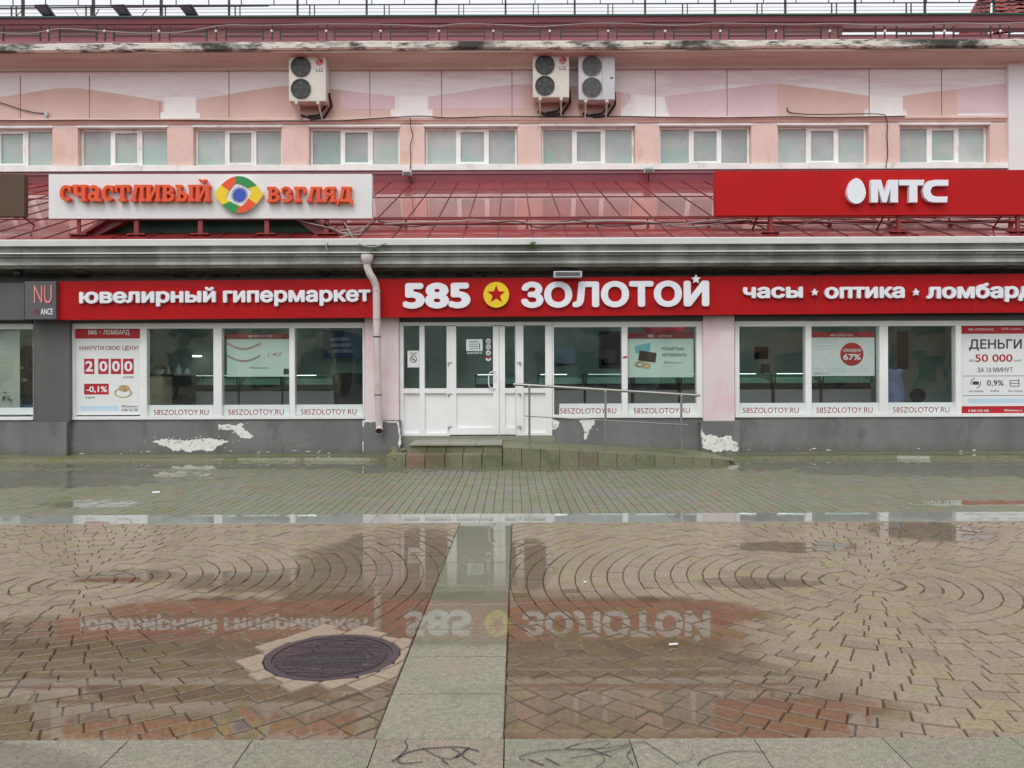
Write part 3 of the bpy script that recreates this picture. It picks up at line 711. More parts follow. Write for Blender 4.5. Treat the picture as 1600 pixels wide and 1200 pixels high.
# interior
zf = .36
m_in = mat('grey_green_interior_wall', S(186, 206, 196), .8, .14, .6, dirt=(S(140, 172, 158), .5, .8, (1, 1, 1), .7))
m_inf = mat('grey_interior_floor', S(170, 168, 164), .4, .1, .6)
m_ceil = mat('interior_ceiling', S(225, 228, 225), .8, .05, .6)
YB = 18.6
q = MB(); q.box(XL, XR, YW+.285, YB, -.05, zf); q.build('interior_floor', m_inf, BL)
q = MB(); q.box(XL, XR, YB, YB+.1, -.05, 3.0); q.build('interior_wall', m_in, BL)
q = MB(); q.box(XL, XR, YW+.285, YB, 2.75, 2.85); q.build('interior_ceiling', m_ceil, BL)
for xx in (PX(80, 15, 580), PX(1640, 15, 580), XL+.1, XR-.1, PX(596, 15, 580)):
    y1 = YB if xx != PX(596, 15, 580) else 16.2
    q = MB(); q.box(xx-.06, xx+.06, YW+.3, y1, zf, 2.75); q.build('interior_wall', m_in, BL)

# cornice over the shop front
def pr(Y, y): return (Y, PZ(y, Y))
prof = [pr(14.02, 382.0), pr(14.07, 386), pr(14.07, 391.5), pr(14.03, 392.2), pr(14.03, 393.6), pr(14.06, 394.5), pr(14.06, 399), pr(14.11, 400), pr(14.11, 407), pr(14.05, 408.2), pr(14.04, 411.8), pr(14.08, 412.6), pr(14.12, 417), (14.60, PZ(417, 14.12)+.02), (14.60, 3.80), (14.02, 3.80)]
q = MB(); q.extr(prof, XL, XR); cor = q.build('cornice', m_cornice, BL)
q = MB(); q.extr([(14.13, PZ(417, 14.12)-.002), (14.58, PZ(428, 14.50)), (14.599, PZ(432, 14.55)), (14.599, PZ(417, 14.12)+.01)], XL, XR); q.build('soffit', m_soffit2, BL)
q = MB(); q.extr([(13.99, PZ(382, 14.0)), (13.975, PZ(373, 13.98)), (14.0, PZ(372, 14.0)+.003), (14.3, PZ(372, 14.0)+.06), (14.3, PZ(382, 14.0))], XL, XR); q.build('drip_edge', m_drip, BL)
gt = MB(); gt.extr([(14.015, PZ(392.6, 14.0)), (14.0, PZ(392.6, 14.0)), (14.0, PZ(394.2, 14.0)), (14.015, PZ(394.2, 14.0))], XL, XR); gt.build('cornice_bead', m_drip, BL)
# lower roof
ZR0 = PZ(372, 14.0)+.004; SL = (PZ(284, YU)-ZR0)/(YU-14.0)
def zroof(Y): return ZR0+SL*(Y-14.0)
q = MB(); q.extr([(14.0, ZR0), (YU, zroof(YU)), (YU, zroof(YU)-.12), (14.3, ZR0-.005)], XL, XR)
roof = q.build('roof', m_roof, BL)
sm = MB(); k = -30
for k in range(-30, 31):
    X = -.235+.6*k+.0
    if XL < X < XR: sm.extr([(14.01, ZR0+.002), (14.01, ZR0+.016), (YU, zroof(YU)+.016), (YU, zroof(YU)+.002)], X-.01, X+.01)
for Yc in (16.1, 19.0):
    sm.extr([(Yc-.012, zroof(Yc)+.001), (Yc-.012, zroof(Yc)+.012), (Yc+.03, zroof(Yc)+.026), (Yc+.03, zroof(Yc)+.012)], XL, XR)
sm.build('roof_seam', mat('dark_red_seam', S(96, 34, 38), .5, .1, 3), roof)
# maroon upstand below the upper sill
q = MB(); q.box(XL, XR, YU-.10, YU, zroof(YU)-.1, PZ(271, YU)); q.build('roof_upstand', m_maroon, BL)
q = MB(); q.box(XL, XR, YU-.13, YU-.1005, PZ(271.5, YU)-.03, PZ(269.8, YU)); q.build('upstand_flashing', m_burg, BL)

# upper storey
zs1 = PZ(258.5, YU); zw1 = PZ(197, YU); zwall = PZ(107, YU)
WIN = [(-58, 83), (122.5, 262), (302.5, 441), (483, 625), (663.5, 808.5), (845.5, 992), (1030, 1173.5), (1214.5, 1357), (1405, 1545.5)]
q = MB()
q.box(XL, XR, YU, YU+.3, 6.0, zs1-.002); q.box(XL, XR, YU, YU+.3, zw1+.001, zwall+.4)
ed = [XL]+[v for a, c_ in WIN for v in (PX(a, YU, 228), PX(c_, YU, 228))]+[XR]
upw = q.build('upper_wall', m_upwall, BL)
for i in range(0, len(ed), 2):
    q = MB(); q.box(ed[i], ed[i+1], YU-.03, YU+.3, zs1, zw1); q.build('pilaster', m_salmon, BL)
for a, c_ in WIN:
    x0, x1 = PX(a, YU, 228), PX(c_, YU, 228); Wd = x1-x0; yy = YU+.13; t = .055
    z0, z1 = zs1+.02, zw1-.015
    q = MB(); q.frame(x0+.01, x1-.01, z0, z1, t, yy, yy+.1)
    m0, m1 = x0+Wd*.335, x0+Wd*.69
    q.box(m0, m0+.075, yy, yy+.1, z0+t, z1-t); q.box(m1-.075, m1, yy, yy+.1, z0+t, z1-t)
    q.frame(m0+.076, m1-.076, z0+t+.001, z1-t-.001, .05, yy-.015, yy+.09)
    o = q.build('window', m_frame_up, BL)
    for pa, pb, e in ((x0+.01+t, m0, 0), (m0+.126, m1-.126, .05), (m1, x1-.01-t, 0)):
        z = MB(); z.box(pa, pb, yy+.05, yy+.07, z0+t+e, z1-t-e); z.build('pane', m_upglass, o)
    z = MB(); z.box(x0+.01, x1-.01, yy+.1, yy+.16, z0, z1); z.build('reveal_back', m_dgrey, o)
    hd = MB(); hd.box(x0-.02, x1+.02, YU-.06, YU+.12, zw1-.012, zw1+.03); hd.build('window_head', m_frame_up, o)
q = MB(); q.box(XL, PX(1573, YU, 262), YU-.12, YU+.28, PZ(267, YU), zs1-.001); q.build('window_sill', m_frame_up, BL)
q = MB(); q.extr([(YU, PZ(196, YU)+.04), (YU-.05, PZ(194.5, YU)+.04), (YU-.06, PZ(190, YU)), (YU-.10, PZ(188.5, YU)), (YU-.10, PZ(185.5, YU)), (YU-.04, PZ(183.5, YU)), (YU, PZ(183, YU))], XL, PX(1573, YU, 185))
q.build('string_course', m_salmon, BL)
# painted wavy panels
def panel(pts, mt, yoff=0.0):
    q = MB(); q.prism([P(a, c_, YU) for a, c_ in pts], YU-.006-yoff, YU+.001); q.build('painted_panel', mt, upw)
zb = lambda x: 184-.0035*(x-800)
panel([(-120, 160), (0, 152), (60, 142.5), (90, 138), (125, 138), (180, 146), (255, 158), (255, 175), (249, 176), (249, zb(249)), (-120, zb(-120))], m_salm2)
panel([(307, 156), (400, 140), (440, 134.5), (470, 134.5), (532, 140.5), (532, 172), (610, 171), (610, zb(610)), (313, zb(313)), (313, 176), (307, 176)], m_salm2)
panel([(532.4, 140.6), (617, 151), (617, 170.6), (532.4, 171.6)], m_lilac)
panel([(668, 151.5), (760, 137.5), (805, 132), (818, 132), (818, 169.5), (668, 170.5)], m_lilac)
panel([(676, 171), (818.4, 170), (818.4, 132), (850, 131), (905, 135), (970, 144), (970, zb(970)), (676, zb(676))], m_salm2)
panel([(970.4, 144), (985, 147), (986, 155), (972, 170), (970.4, 170)], m_lilac)
panel([(1038, 150), (1150, 137), (1195, 130.5), (1213.5, 130.5), (1213.5, zb(1213)), (1046, zb(1046))], m_lilac)
panel([(1214, 130.7), (1290, 140), (1358.5, 150), (1359, 166), (1350, 171), (1350, zb(1350)), (1214, zb(1214))], m_salm2)
panel([(1409.5, 150), (1495, 139), (1495.5, zb(1495)), (1417, zb(1417)), (1417, 172), (1409, 168)], m_salm2)
for kx0, kx1 in ((250, 312), (618, 675), (986, 1045), (1351, 1416)):
    panel([(kx0+7, 152), (kx1-6, 152), (kx1-6, 176.5), (kx1, 176.5), (kx1, zb(kx1)-.5), (kx0, zb(kx0)-.5), (kx0, 176.5), (kx0+7, 176.5)], m_keyst, .001)
panel([(1496, 139), (1572, 130), (1572, 175), (1496, 177)], m_lilac)
q = MB()
for xk in (250, 640, 1384): pass
for xk, y0 in ((250, 160), (358, 108), (578, 105), (690, 105), (800, 108), (1024, 106), (1136, 106), (1358, 106), (1471, 108), (32, 118), (140, 118)):
    x_, z_ = P(xk, 150, YU); q.box(x_-.009, x_+.009, YU-.009, YU-.0065, PZ(184, YU), P(xk, y0, YU)[1])
q.build('wall_joint', m_burg, upw)
q = MB(); q.box(PX(1576, 21.85, 180), XR, 21.85, YU+.2, PZ(268, YU)-.1, PZ(108, YU)+.1); q.build('white_pilaster', m_signw, BL)
# upper cornice (cove), eave gutter, attic
YE = 21.15
q = MB(); q.extr([(YU, PZ(109, YU)), (YU-.10, PZ(108, YU-.1)), (YU-.12, PZ(104, YU-.1)), (YU-.2, PZ(99, YU-.2)), (YU-.45, PZ(91, YU-.45)), (YU-.5, PZ(89.5, YU-.5)), (YE+.05, PZ(80, YE)), (YE+.04, PZ(74, YE)), (YU, PZ(74, YE))], XL, XR); q.build('cove', m_soffit, BL)
q = MB(); rr = random.Random(3); x = XL
while x < XR:
    L = rr.uniform(.7, 1.7); sag = max(0, -x-5)*.012
    z0, z1 = PZ(76+rr.uniform(-1, .8), YE)-.01-sag*.4, PZ(64.5+rr.uniform(-.6, .6), YE)-sag*.3
    q.extr([(YE-.06, z0+.03), (YE-.08, z1-.03), (YE-.03, z1), (YE+.08, z1+.008), (YE+.08, z0), (YE-.02, z0-.01)], x, min(x+L-.004, XR)); x += L
q.build('eave_gutter', m_gutter, BL)
za0 = PZ(64, YE)
q = MB(); q.extr([(YE, za0), (22.5, PZ(56, 22.5)), (22.5, PZ(56, 22.5)-.1), (YE, za0-.1)], XL, XR); q.build('upper_roof', m_burg, BL)
xa = PX(1316, 22.5, 50)
q = MB(); q.box(XL, xa, 22.5, 22.7, PZ(60, 22.5), PZ(38, 22.5)); q.build('attic_wall', m_attic, BL)
q = MB(); q.box(XL, XR, 22.28, 22.62, PZ(38.5, 22.3), PZ(35.5, 22.3)); q.build('attic_cornice', m_frame_up, BL)
q = MB(); q.extr([(22.2, PZ(36, 22.2)+.01), (22.16, PZ(27, 22.2)), (22.9, PZ(27, 22.2)+.02), (22.9, PZ(36, 22.2)+.01)], XL, XR); q.build('upper_fascia', m_burg, BL)
q = MB(); q.box(XL, XR, 22.12, 22.3, PZ(27, 22.2), PZ(25, 22.2)+.01); q.build('ridge_flashing', m_dgreen, BL)
q = MB(); q.box(XL, xa, 22.71, 32, 6, PZ(38.5, 22.3)-.01); q.build('rear_block', m_attic, BL)
q = MB(); q.box(xa+.01, XR, 22.31, 32, 6, PZ(60, 22.5)-.25); q.build('rear_block', m_attic, BL)
for X in (XL, XR-.2):
    q = MB(); q.prismz([(X, 14.89), (X+.2, 14.89), (X+.2, YU), (X, YU)], -.1, 3.7); q.build('side_wall', m_greyd, BL)
# gable with green front in the lower roof
gx = [P(122, 369, 14.35), P(181, 338, 14.35), P(226, 317, 14.35), P(440, 317, 14.35), P(480, 338, 14.35), P(538, 366, 14.35)]
zbase = ZR0+.06
q = MB()
top = [(a, c_) for a, c_ in gx]; top[0] = (top[0][0], zbase); top[-1] = (top[-1][0], zbase)
for (a, c_) in zip(top[:-1], top[1:]):
    d = Vector((c_[0]-a[0], c_[1]-a[1])).normalized(); n_ = Vector((-d.y, d.x))*.05
    ya, yb = 14.0+(a[1]-ZR0)/SL+.4, 14.0+(c_[1]-ZR0)/SL+.4
    vs = [(a[0], 14.28, a[1]), (c_[0], 14.28, c_[1]), (c_[0], yb, c_[1]), (a[0], ya, a[1])]
    v2 = [(v[0]+n_.x, v[1], v[2]+n_.y) for v in vs]
    q.add(vs+v2, [(0, 1, 2, 3), (7, 6, 5, 4), (0, 4, 5, 1), (1, 5, 6, 2), (2, 6, 7, 3), (3, 7, 4, 0)])
gb = q.build('gable_roof', m_maroon, BL)
q = MB(); q.prism([(a, c_-.004) for a, c_ in top], 14.62, 14.66); q.build('gable_board', m_dgreen, gb)
q = MB(); q.prism([top[0], (top[0][0]+.18, top[0][1]), (top[1][0]+.26, top[1][1]-.02), (top[1][0], top[1][1])], 14.40, 14.61); q.build('gable_cheek', m_maroon, gb); q = MB(); q.prism([top[-1], (top[-1][0]-.42, top[-1][1]), (top[-2][0]-.25, top[-2][1]-.02), (top[-2][0], top[-2][1])], 14.40, 14.61); q.build('gable_cheek', m_maroon, gb)

# ------------------------------------------------------------------ steps and ramp
st = thing('entrance_steps', 'mossy stone entrance steps with a pale landing below the white door', 'steps', (PX(700, 13.5, 715), 13.4, 0))
q = MB(); q.tint = []
xs = [PX(v, 13.3, 720) for v in (604, 634, 664, 695, 723, 753, 785)]
def tbox(mb, *a): mb.box(*a); mb.tint += [random.random()]*6
for a, c_ in zip(xs[:-1], xs[1:]): tbox(q, a+.004, c_-.004, 13.28+random.uniform(0, .01), 13.62, -.05, .185+random.uniform(-.004, .004))
q.build('step', m_step, st, bevel=.012)
q = MB(); q.tint = []
xs = [PX(v, 13.6, 700) for v in (640, 667, 697, 725, 755, 785.5)]
for a, c_ in zip(xs[:-1], xs[1:]): tbox(q, a+.003, c_-.003, 13.6+random.uniform(0, .008), 13.9, 0, .295)
q.build('riser', m_step, st, bevel=.01)
zl_ = .325
q = MB(); q.tint = []
xs = [PX(v, 13.58, 696) for v in (639, 700, 743, 785)]
for a, c_ in zip(xs[:-1], xs[1:]):
    tbox(q, a+.002, c_-.002, 13.57, 14.1, .296, zl_); tbox(q, a+.002, c_-.002, 14.104, YW-.02, .0, zl_+.002)
q.build('landing', m_landing, st, bevel=.005)
rub = MB(); rub.tint = []
for i in range(16):
    rub.sphere((PX(random.uniform(603, 622), 13.4, 710), random.uniform(13.35, 14.2), random.uniform(.02, .2)), random.uniform(.04, .10), 8, 6, sc=(1, 1, .7))
rub.tint = [random.random() for _ in rub.f]; rub.build('broken_edge', m_step, st)
rp = thing('wheelchair_ramp', 'long mossy block ramp sloping down to the right from the landing', 'ramp', (PX(960, 13.5, 720), 13.5, 0))
xa_, xb_ = PX(785.5, 13.3, 715), PX(1112, 13.3, 715); xe_ = PX(1146, 13.45, 722)
def zramp(X): return max(.03, .30-(.30-.115)*(X-xa_)/(xb_-xa_)) if X <= xb_ else .115-(.115-.03)*(X-xb_)/(xe_-xb_)
q = MB(); q.tint = []
n = 11; L = (xb_-xa_)/n
for i in range(n):
    a, c_ = xa_+L*i+.003, xa_+L*(i+1)-.003
    vs = [(a, 13.28, -.05), (c_, 13.28, -.05), (c_, 13.50, -.05), (a, 13.50, -.05), (a, 13.28, zramp(a)), (c_, 13.28, zramp(c_)), (c_, 13.50, zramp(c_)), (a, 13.50, zramp(a))]
    q.add(vs, [(0,3,2,1),(4,5,6,7),(0,1,5,4),(1,2,6,5),(2,3,7,6),(3,0,4,7)]); q.tint += [random.random()]*6
arc = [(xb_+.003, 13.28), (xb_+.2, 13.32), (xe_-.06, 13.48), (xe_, 13.62), (xe_-.05, 13.9), (xb_+.003, 13.9)]
vs = [(a, c_, -.05) for a, c_ in arc]+[(a, c_, .115 if i in (0, 5) else (.085 if i == 1 else .05 if i in (2,) else .03)) for i, (a, c_) in enumerate(arc)]
q.add(vs, [(0,1,7,6),(1,2,8,7),(2,3,9,8),(3,4,10,9),(6,7,8,9,10,11)]); q.tint += [.4]*5
q.build('block_edging', m_step, rp, bevel=.006)
q = MB(); q.tint = []
vs = []
for X in (xa_, xa_+(xb_-xa_)*.33, xa_+(xb_-xa_)*.66, xb_, xe_+.1):
    z = zramp(min(X, xe_))-.004
    vs += [(X, 13.501, z), (X, YW-.031, z+.012)]
q.add(vs, [(2*i, 2*i+2, 2*i+3, 2*i+1) for i in range(4)]); q.tint += [.3, .4, .5, .4]
q.build('ramp_surface', m_step, rp)
hr = thing('ramp_handrail', 'thin stainless steel handrail on three posts along the ramp', 'handrail', (PX(946, 13.42, 705), 13.42, 0))
YH = 13.42
q = MB(); q.tube([(*[P(802, 600.5, YH)[0]], YH, P(802, 600.5, YH)[1]), (P(1093.5, 618, YH)[0], YH, P(1093.5, 618, YH)[1])], .024, 12); q.build('top_rail', m_steel, hr, smooth=True)
a, c_ = P(820, 650, YH-.05), P(1075, 664, YH-.05)
q = MB(); q.tube([(a[0], YH-.05, a[1]), (c_[0], YH-.05, c_[1])], .009, 8); q.build('lower_rail', m_steel, hr, smooth=True)
for xt, yt, yb in ((827, 603, 698), (946, 611, 703), (1064.5, 618, 710)):
    a = P(xt, yt, YH); zz_ = zramp(a[0])
    q = MB(); q.tube([(a[0], YH, zz_-.02), (a[0], YH, a[1]-.02)], .019, 12); q.tube([(a[0], YH, zz_-.001), (a[0], YH, zz_+.012)], .05, 16); q.sphere((a[0], YH, a[1]-.01), .024); q.build('post', m_steel, hr, smooth=True)

# ------------------------------------------------------------------ manhole
mh = thing('manhole_cover', 'round dark ribbed iron manhole cover set in the setts', 'manhole', (MHX, MHY, 0))
m_iron = paving('wet_cast_iron', (S(74, 62, 66), S(80, 68, 72), S(70, 62, 66), S(76, 62, 62)), (.8, .8, .8), [(MHX, MHY-.08, .24, .14)], patch=[(S(92, 70, 66), 3, .56, .5)], damp=.5, dampr=.3)
q = MB(); q.tint = []
q.prismz([(MHX+(MHR-.03)*math.cos(2*math.pi*k/48), MHY+(MHR-.03)*math.sin(2*math.pi*k/48)) for k in range(48)], -.03, .002)
for i in range(-15, 16):
    y = i*.0195; hx = math.sqrt(max(0, (MHR-.045)**2-y*y))
    if hx < .06: continue
    x = -hx
    while x < hx-.02:
        L = min(random.uniform(.05, .16), hx-x); q.box(MHX+x, MHX+x+L-.008, MHY+y-.0062, MHY+y+.0062, 0, .009+random.uniform(-.002, .002)); x += L
q.tint = [random.random()*.7]*len(q.f); q.build('lid', m_iron, mh)
q = MB(); n = 56; vs = []
for k in range(n):
    c, s_ = math.cos(2*math.pi*k/n), math.sin(2*math.pi*k/n)
    for r, z in ((MHR-.027, -.03), (MHR-.027, .008), (MHR+.008, .008), (MHR+.008, -.03)): vs.append((MHX+r*c, MHY+r*s_, z))
q.add(vs, [(i*4+k, i*4+k+1, ((i+1)%n)*4+k+1, ((i+1)%n)*4+k) for i in range(n) for k in range(3)]); q.tint = [.3]*len(q.f); q.build('rim', m_iron, mh)

# ------------------------------------------------------------------ fascia sign of the jewellery shop
YS = 14.28; RS = .0079; TS = RS-ROLL
fs = thing('fascia_sign', 'long red shop fascia board with white and yellow raised lettering above the windows', 'shop sign', (PX(800, YS, 465), YS, PZ(497, YS)))
x0, x1, z0, z1 = rect(88, 434.5, 1652, 494.5, YS, RS); zc = P(800, 464.3, YS, RS)[1]; hh = 30.2*YS/F
q = MB(TS); q.box(x0, x1, YS, YS+.13, zc-hh, zc+hh); q.build('board', m_red, fs, bevel=.004)
q = MB(TS)
for sx in range(160, 1640, 124):
    xs_ = P(sx, 465, YS, RS)[0]; q.box(xs_-.0035, xs_+.0035, YS-.0025, YS+.001, zc-hh+.01, zc+hh-.01)
q.build('panel_seam', m_pdred, fs)
def word(body, xa, ya, xb, yb, parent, mt, Y, depth, off, roll=RS, tilt=TS, name='lettering', gap=0.03):
    a, c_, d, e = rect(xa, ya, xb, yb, Y, roll)
    q = MB(tilt)
    # a back rim slightly larger than the face makes the letter cases read as boxes
    q.text(body, a, c_, d, e, Y-gap-depth/2, depth, off); return q.build(name, mt, parent)
word('ювелирный', 126, 449.5, 338.5, 479.5, fs, m_letter, YS, .05, .038)
word('гипермаркет', 350, 453.5, 580, 478.5, fs, m_letter, YS, .05, .038)
word('585', 630, 442, 735.5, 482.5, fs, m_letter, YS, .05, .048)
word('ЗОЛОТОИ', 814, 439.5, 1107, 480.5, fs, m_letter, YS, .05, .048)
word('часы', 1160, 448.5, 1253, 466.5, fs, m_letter, YS, .05, .038)
word('оптика', 1287, 448.3, 1411.5, 466.8, fs, m_letter, YS, .05, .038)
word('ломбард', 1446, 442.5, 1614, 472.5, fs, m_letter, YS, .05, .038)
for sx, sy, sr in ((1086, 437, 7.5), (1270.5, 457.5, 6), (1428, 457.5, 6)):
    a = P(sx, sy, YS, RS); q = MB(TS); q.star(a[0], a[1], sr*YS/F, YS-.085, YS-.03, ri=.48); q.build('star', m_letter, fs)
a = P(775.5, 461, YS, RS); q = MB(TS); q.disc(a[0], a[1], 20*YS/F, YS-.06, YS-.02, 40); em = q.build('emblem', m_yellow, fs)
q = MB(TS); q.star(a[0], a[1]+.005, 14.5*YS/F, YS-.066, YS-.061, ri=.42); q.build('star', m_red, em)

# white sign with orange lettering and an eye
YV = 14.22
ws = thing('roof_sign', 'white roof sign with orange slab serif lettering and a coloured eye emblem', 'shop sign', (PX(328, YV, 342), YV, zroof(14.4)))
RV, TV = .0008, .0008-ROLL
x0, x1, z0, z1 = rect(76, 272, 581, 341.5, YV, RV)
q = MB(TV); q.box(x0, x1, YV, YV+.14, z0, z1); q.build('board', m_signw, ws, bevel=.004)
class Glyph:
    def __init__(s): s.polys = []
    def R(s, x0, y0, x1, y1): s.polys.append([(x0, y0), (x1, y0), (x1, y1), (x0, y1)]); return s
    def V(s, x, y0=0, y1=1, t=.25): return s.R(x-t/2, y0, x+t/2, y1)
    def H(s, x0, x1, y, t=.17): return s.R(x0, y-t/2, x1, y+t/2)
    def D(s, xa, ya, xb, yb, t=.22): s.polys.append([(xa-t/2, ya), (xa+t/2, ya), (xb+t/2, yb), (xb-t/2, yb)]); return s
    def A(s, cx, cy, rx, ry, a0, a1, t=.23, n=10):
        o = []; i_ = []
        for k in range(n+1):
            a = math.radians(a0+(a1-a0)*k/n); ca, sa = math.cos(a), math.sin(a)
            o.append((cx+(rx+t/2)*ca, cy+(ry+t*.42)*sa)); i_.append((cx+(rx-t/2)*ca, cy+(ry-t*.42)*sa))
        for k in range(n): s.polys.append([i_[k], o[k], o[k+1], i_[k+1]])
        return s
GL = {
 'с': (.86, Glyph().A(.45, .5, .32, .4, 45, 315).R(.62, .58, .78, .95)),
 'ч': (.98, Glyph().V(.2, .42, 1).H(0, .4, .92).H(.2, .7, .42, .2).V(.74).H(.54, .98, .92).H(.54, .98, .08)),
 'а': (.9, Glyph().A(.33, .29, .22, .2, 0, 360).V(.62, 0, .74).A(.4, .68, .24, .22, 0, 165).H(.55, .92, .08)),
 'т': (.98, Glyph().H(0, .96, .91, .18).V(.48).R(0, .58, .15, .9).R(.81, .58, .96, .9).H(.22, .74, .08)),
 'л': (1.0, Glyph().D(.2, .05, .42, .95).V(.78).H(.26, 1.0, .92).H(0, .4, .08).H(.58, 1.0, .08)),
 'и': (1.04, Glyph().V(.2).V(.82).H(0, .4, .92).H(0, .4, .08).H(.62, 1.02, .92).H(.62, 1.02, .08).D(.26, .08, .76, .92, .2)),
 'в': (.9, Glyph().V(.22).H(0, .48, .92).H(0, .48, .08).H(.2, .5, .51).A(.47, .725, .2, .19, -90, 90).A(.5, .285, .23, .2, -90, 90)),
 'ы': (1.26, Glyph().V(.22).H(0, .42, .92).H(0, .48, .08).H(.2, .5, .5).A(.46, .29, .22, .2, -90, 90).V(1.04).H(.84, 1.24, .92).H(.84, 1.24, .08)),
 'з': (.84, Glyph().A(.36, .735, .24, .19, -90, 150).A(.36, .285, .29, .2, -150, 90).R(.02, .6, .16, .9)),
 'г': (.8, Glyph().V(.22).H(0, .76, .91, .18).R(.62, .58, .77, .98).H(0, .46, .08)),
 'я': (.94, Glyph().V(.7).A(.42, .71, .22, .2, 90, 270).H(.42, .92, .92).H(.42, .7, .5).D(.14, .05, .48, .5, .22).H(.5, .92, .08).H(0, .32, .08)),
 'д': (1.04, Glyph().D(.26, .1, .46, .95).V(.78).H(.3, 1.0, .92).H(0, 1.04, .1).R(0, -.18, .15, .12).R(.89, -.18, 1.04, .12))}
GL['й'] = (1.04, Glyph()); GL['й'][1].polys = list(GL['и'][1].polys); GL['й'][1].A(.51, 1.36, .2, .14, 190, 350, .17)
def slab(body, xa, xb, ytop, ybase, parent):
    q = MB(TV); tot = sum(GL[c][0]+.04 for c in body); sx = (xb-xa)/tot; sy = ybase-ytop; x = xa; i = 0
    for c in body:
        for pl_ in GL[c][1].polys:
            i += 1; jit = (i % 17)*.0006
            q.prism([P(x+px*sx, ybase-py*sy, YV, RV) for px, py in pl_], YV-.11-jit, YV-.02)
        x += (GL[c][0]+.04)*sx
    q.build('lettering', m_orange, parent)
slab('счастливый', 98, 333, 291, 316.5, ws); slab('взгляд', 420, 553, 294, 317.5, ws)
ec = (375.5, 305.5)
def eye_r(a):      # almond outline radius in px
    best = 60
    ca, sa = math.cos(a), math.sin(a)
    for k in range(1, 400):
        r = k*.12; x, y = r*ca, r*sa
        if abs(x) > 38 or abs(y) > 28.5*max(0, 1-(abs(x)/38.2)**2.1): return r
    return best
def dia_r(a): return 1/((abs(math.cos(a-.12))/20.5)**1.25+(abs(math.sin(a-.12))/18.5)**1.25)**(1/1.25)
eye = thing  # keep the name short below
base = MB(TV); base.prism([P(ec[0]+eye_r(t)*math.cos(t), ec[1]-eye_r(t)*math.sin(t), YV, RV) for t in [2*math.pi*k/64 for k in range(64)]], YV-.07, YV-.02); eo = base.build('emblem', m_signw, ws)
for a0, a1, mt in ((-28, 26, m_yellow), (26, 99, m_green), (99, 152, m_orange), (152, 212, m_yellow), (212, 264, m_green), (264, 332, m_orange)):
    n = 14; o_, i_ = [], []
    for k in range(n+1):
        t = math.radians(a0+(a1-a0)*k/n); r1 = eye_r(t); r0 = dia_r(t)
        o_.append(P(ec[0]+r1*math.cos(t), ec[1]-r1*math.sin(t), YV, RV)); i_.append(P(ec[0]+r0*math.cos(t+.12), ec[1]-r0*math.sin(t+.12), YV, RV))
    q = MB(TV)
    for k in range(n): q.prism([i_[k], o_[k], o_[k+1], i_[k+1]], YV-.085, YV-.071)
    q.build('emblem_petal', mt, eo)
a = P(376.5, 306, YV, RV); q = MB(TV); q.disc(a[0], a[1], 9.5*YV/F, YV-.08, YV-.071, 28)
for k in range(28):
    t = 2*math.pi*k/28; r0, r1 = 9.6*YV/F, 13*YV/F; w_ = .006
    q.prism([(a[0]+r0*math.cos(t-.06), a[1]+r0*math.sin(t-.06)), (a[0]+r1*math.cos(t-.02), a[1]+r1*math.sin(t-.02)), (a[0]+r1*math.cos(t+.02), a[1]+r1*math.sin(t+.02)), (a[0]+r0*math.cos(t+.06), a[1]+r0*math.sin(t+.06))], YV-.078, YV-.071)
q.build('iris', m_blue, eo)
for v in (123, 213.5, 313.5, 417, 510):
    a = P(v, 345, 14.3); q = MB(); wd = .04 if v not in (123,) else .025
    q.box(a[0]-wd, a[0]+wd, 14.28, 14.33, zroof(14.28)+.002, P(v, 341.5, YV)[1]+.05); q.box(a[0]-.16, a[0]+.16, 14.24, 14.37, zroof(14.37)-.01, zroof(14.37)+.012); q.build('post', m_redpost, ws)

# red telecom sign
ms = thing('roof_sign', 'bright red roof sign with a white egg emblem and three white capital letters', 'shop sign', (PX(1400, YV, 337), YV, zroof(14.4)))
x0, x1, z0, z1 = rect(1118, 266, 1700, 336, YV)
q = MB(); q.box(x0, x1, YV, YV+.16, z0, z1); q.build('board', m_red2, ms, bevel=.004)
def pp(lst, Y=YV): return [P(a, c_, Y) for a, c_ in lst]
q = MB(); yF, yB_ = YV-.1, YV-.015
q.prism(pp([(1357, 318), (1357, 283), (1372.5, 283), (1378.5, 303), (1384.5, 283), (1399, 283), (1399, 318), (1387.5, 318), (1387.5, 296), (1381.5, 318), (1375, 318), (1368, 296), (1368, 318)]), yF, yB_)
q.prism(pp([(1401, 283), (1440, 283), (1438, 291.5), (1429, 291.5), (1429, 318), (1416.5, 318), (1416.5, 291.5), (1401, 291.5)]), yF, yB_)
cpts = [(1477, 283), (1477, 292), (1458, 292), (1452, 294), (1449, 300.5), (1452, 307), (1458, 309), (1476, 309), (1475, 318), (1455, 318), (1446, 316), (1440, 310), (1437.5, 300), (1440, 291), (1446, 285), (1456, 283)]
q.prism(pp(cpts), yF, yB_); q.build('lettering', m_letter, ms)
q = MB(); egg = []
for k in range(40):
    t = 2*math.pi*k/40; sy = 17.5 if math.sin(t) < 0 else 22; egg.append((1334.5+14.5*math.cos(t)*(1 if math.sin(t) < 0 else (1-.12*math.sin(t))), 302.5-sy*math.sin(t)))
q.prism(pp(egg), yF, yB_); q.build('emblem', m_letter, ms)
for v in (1204, 1404, 1590):
    a = P(v, 345, 14.3); q = MB(); q.box(a[0]-.03, a[0]+.03, 14.27, 14.33, zroof(14.27)+.002, z0+.05); q.box(a[0]-.15, a[0]+.15, 14.24, 14.37, zroof(14.37)-.01, zroof(14.37)+.012)
    q.tube([(a[0]-.2, 14.7, zroof(14.7)), (a[0]-.16, YV+.2, z0+.1)], .018, 6); q.build('post', m_redpost, ms)
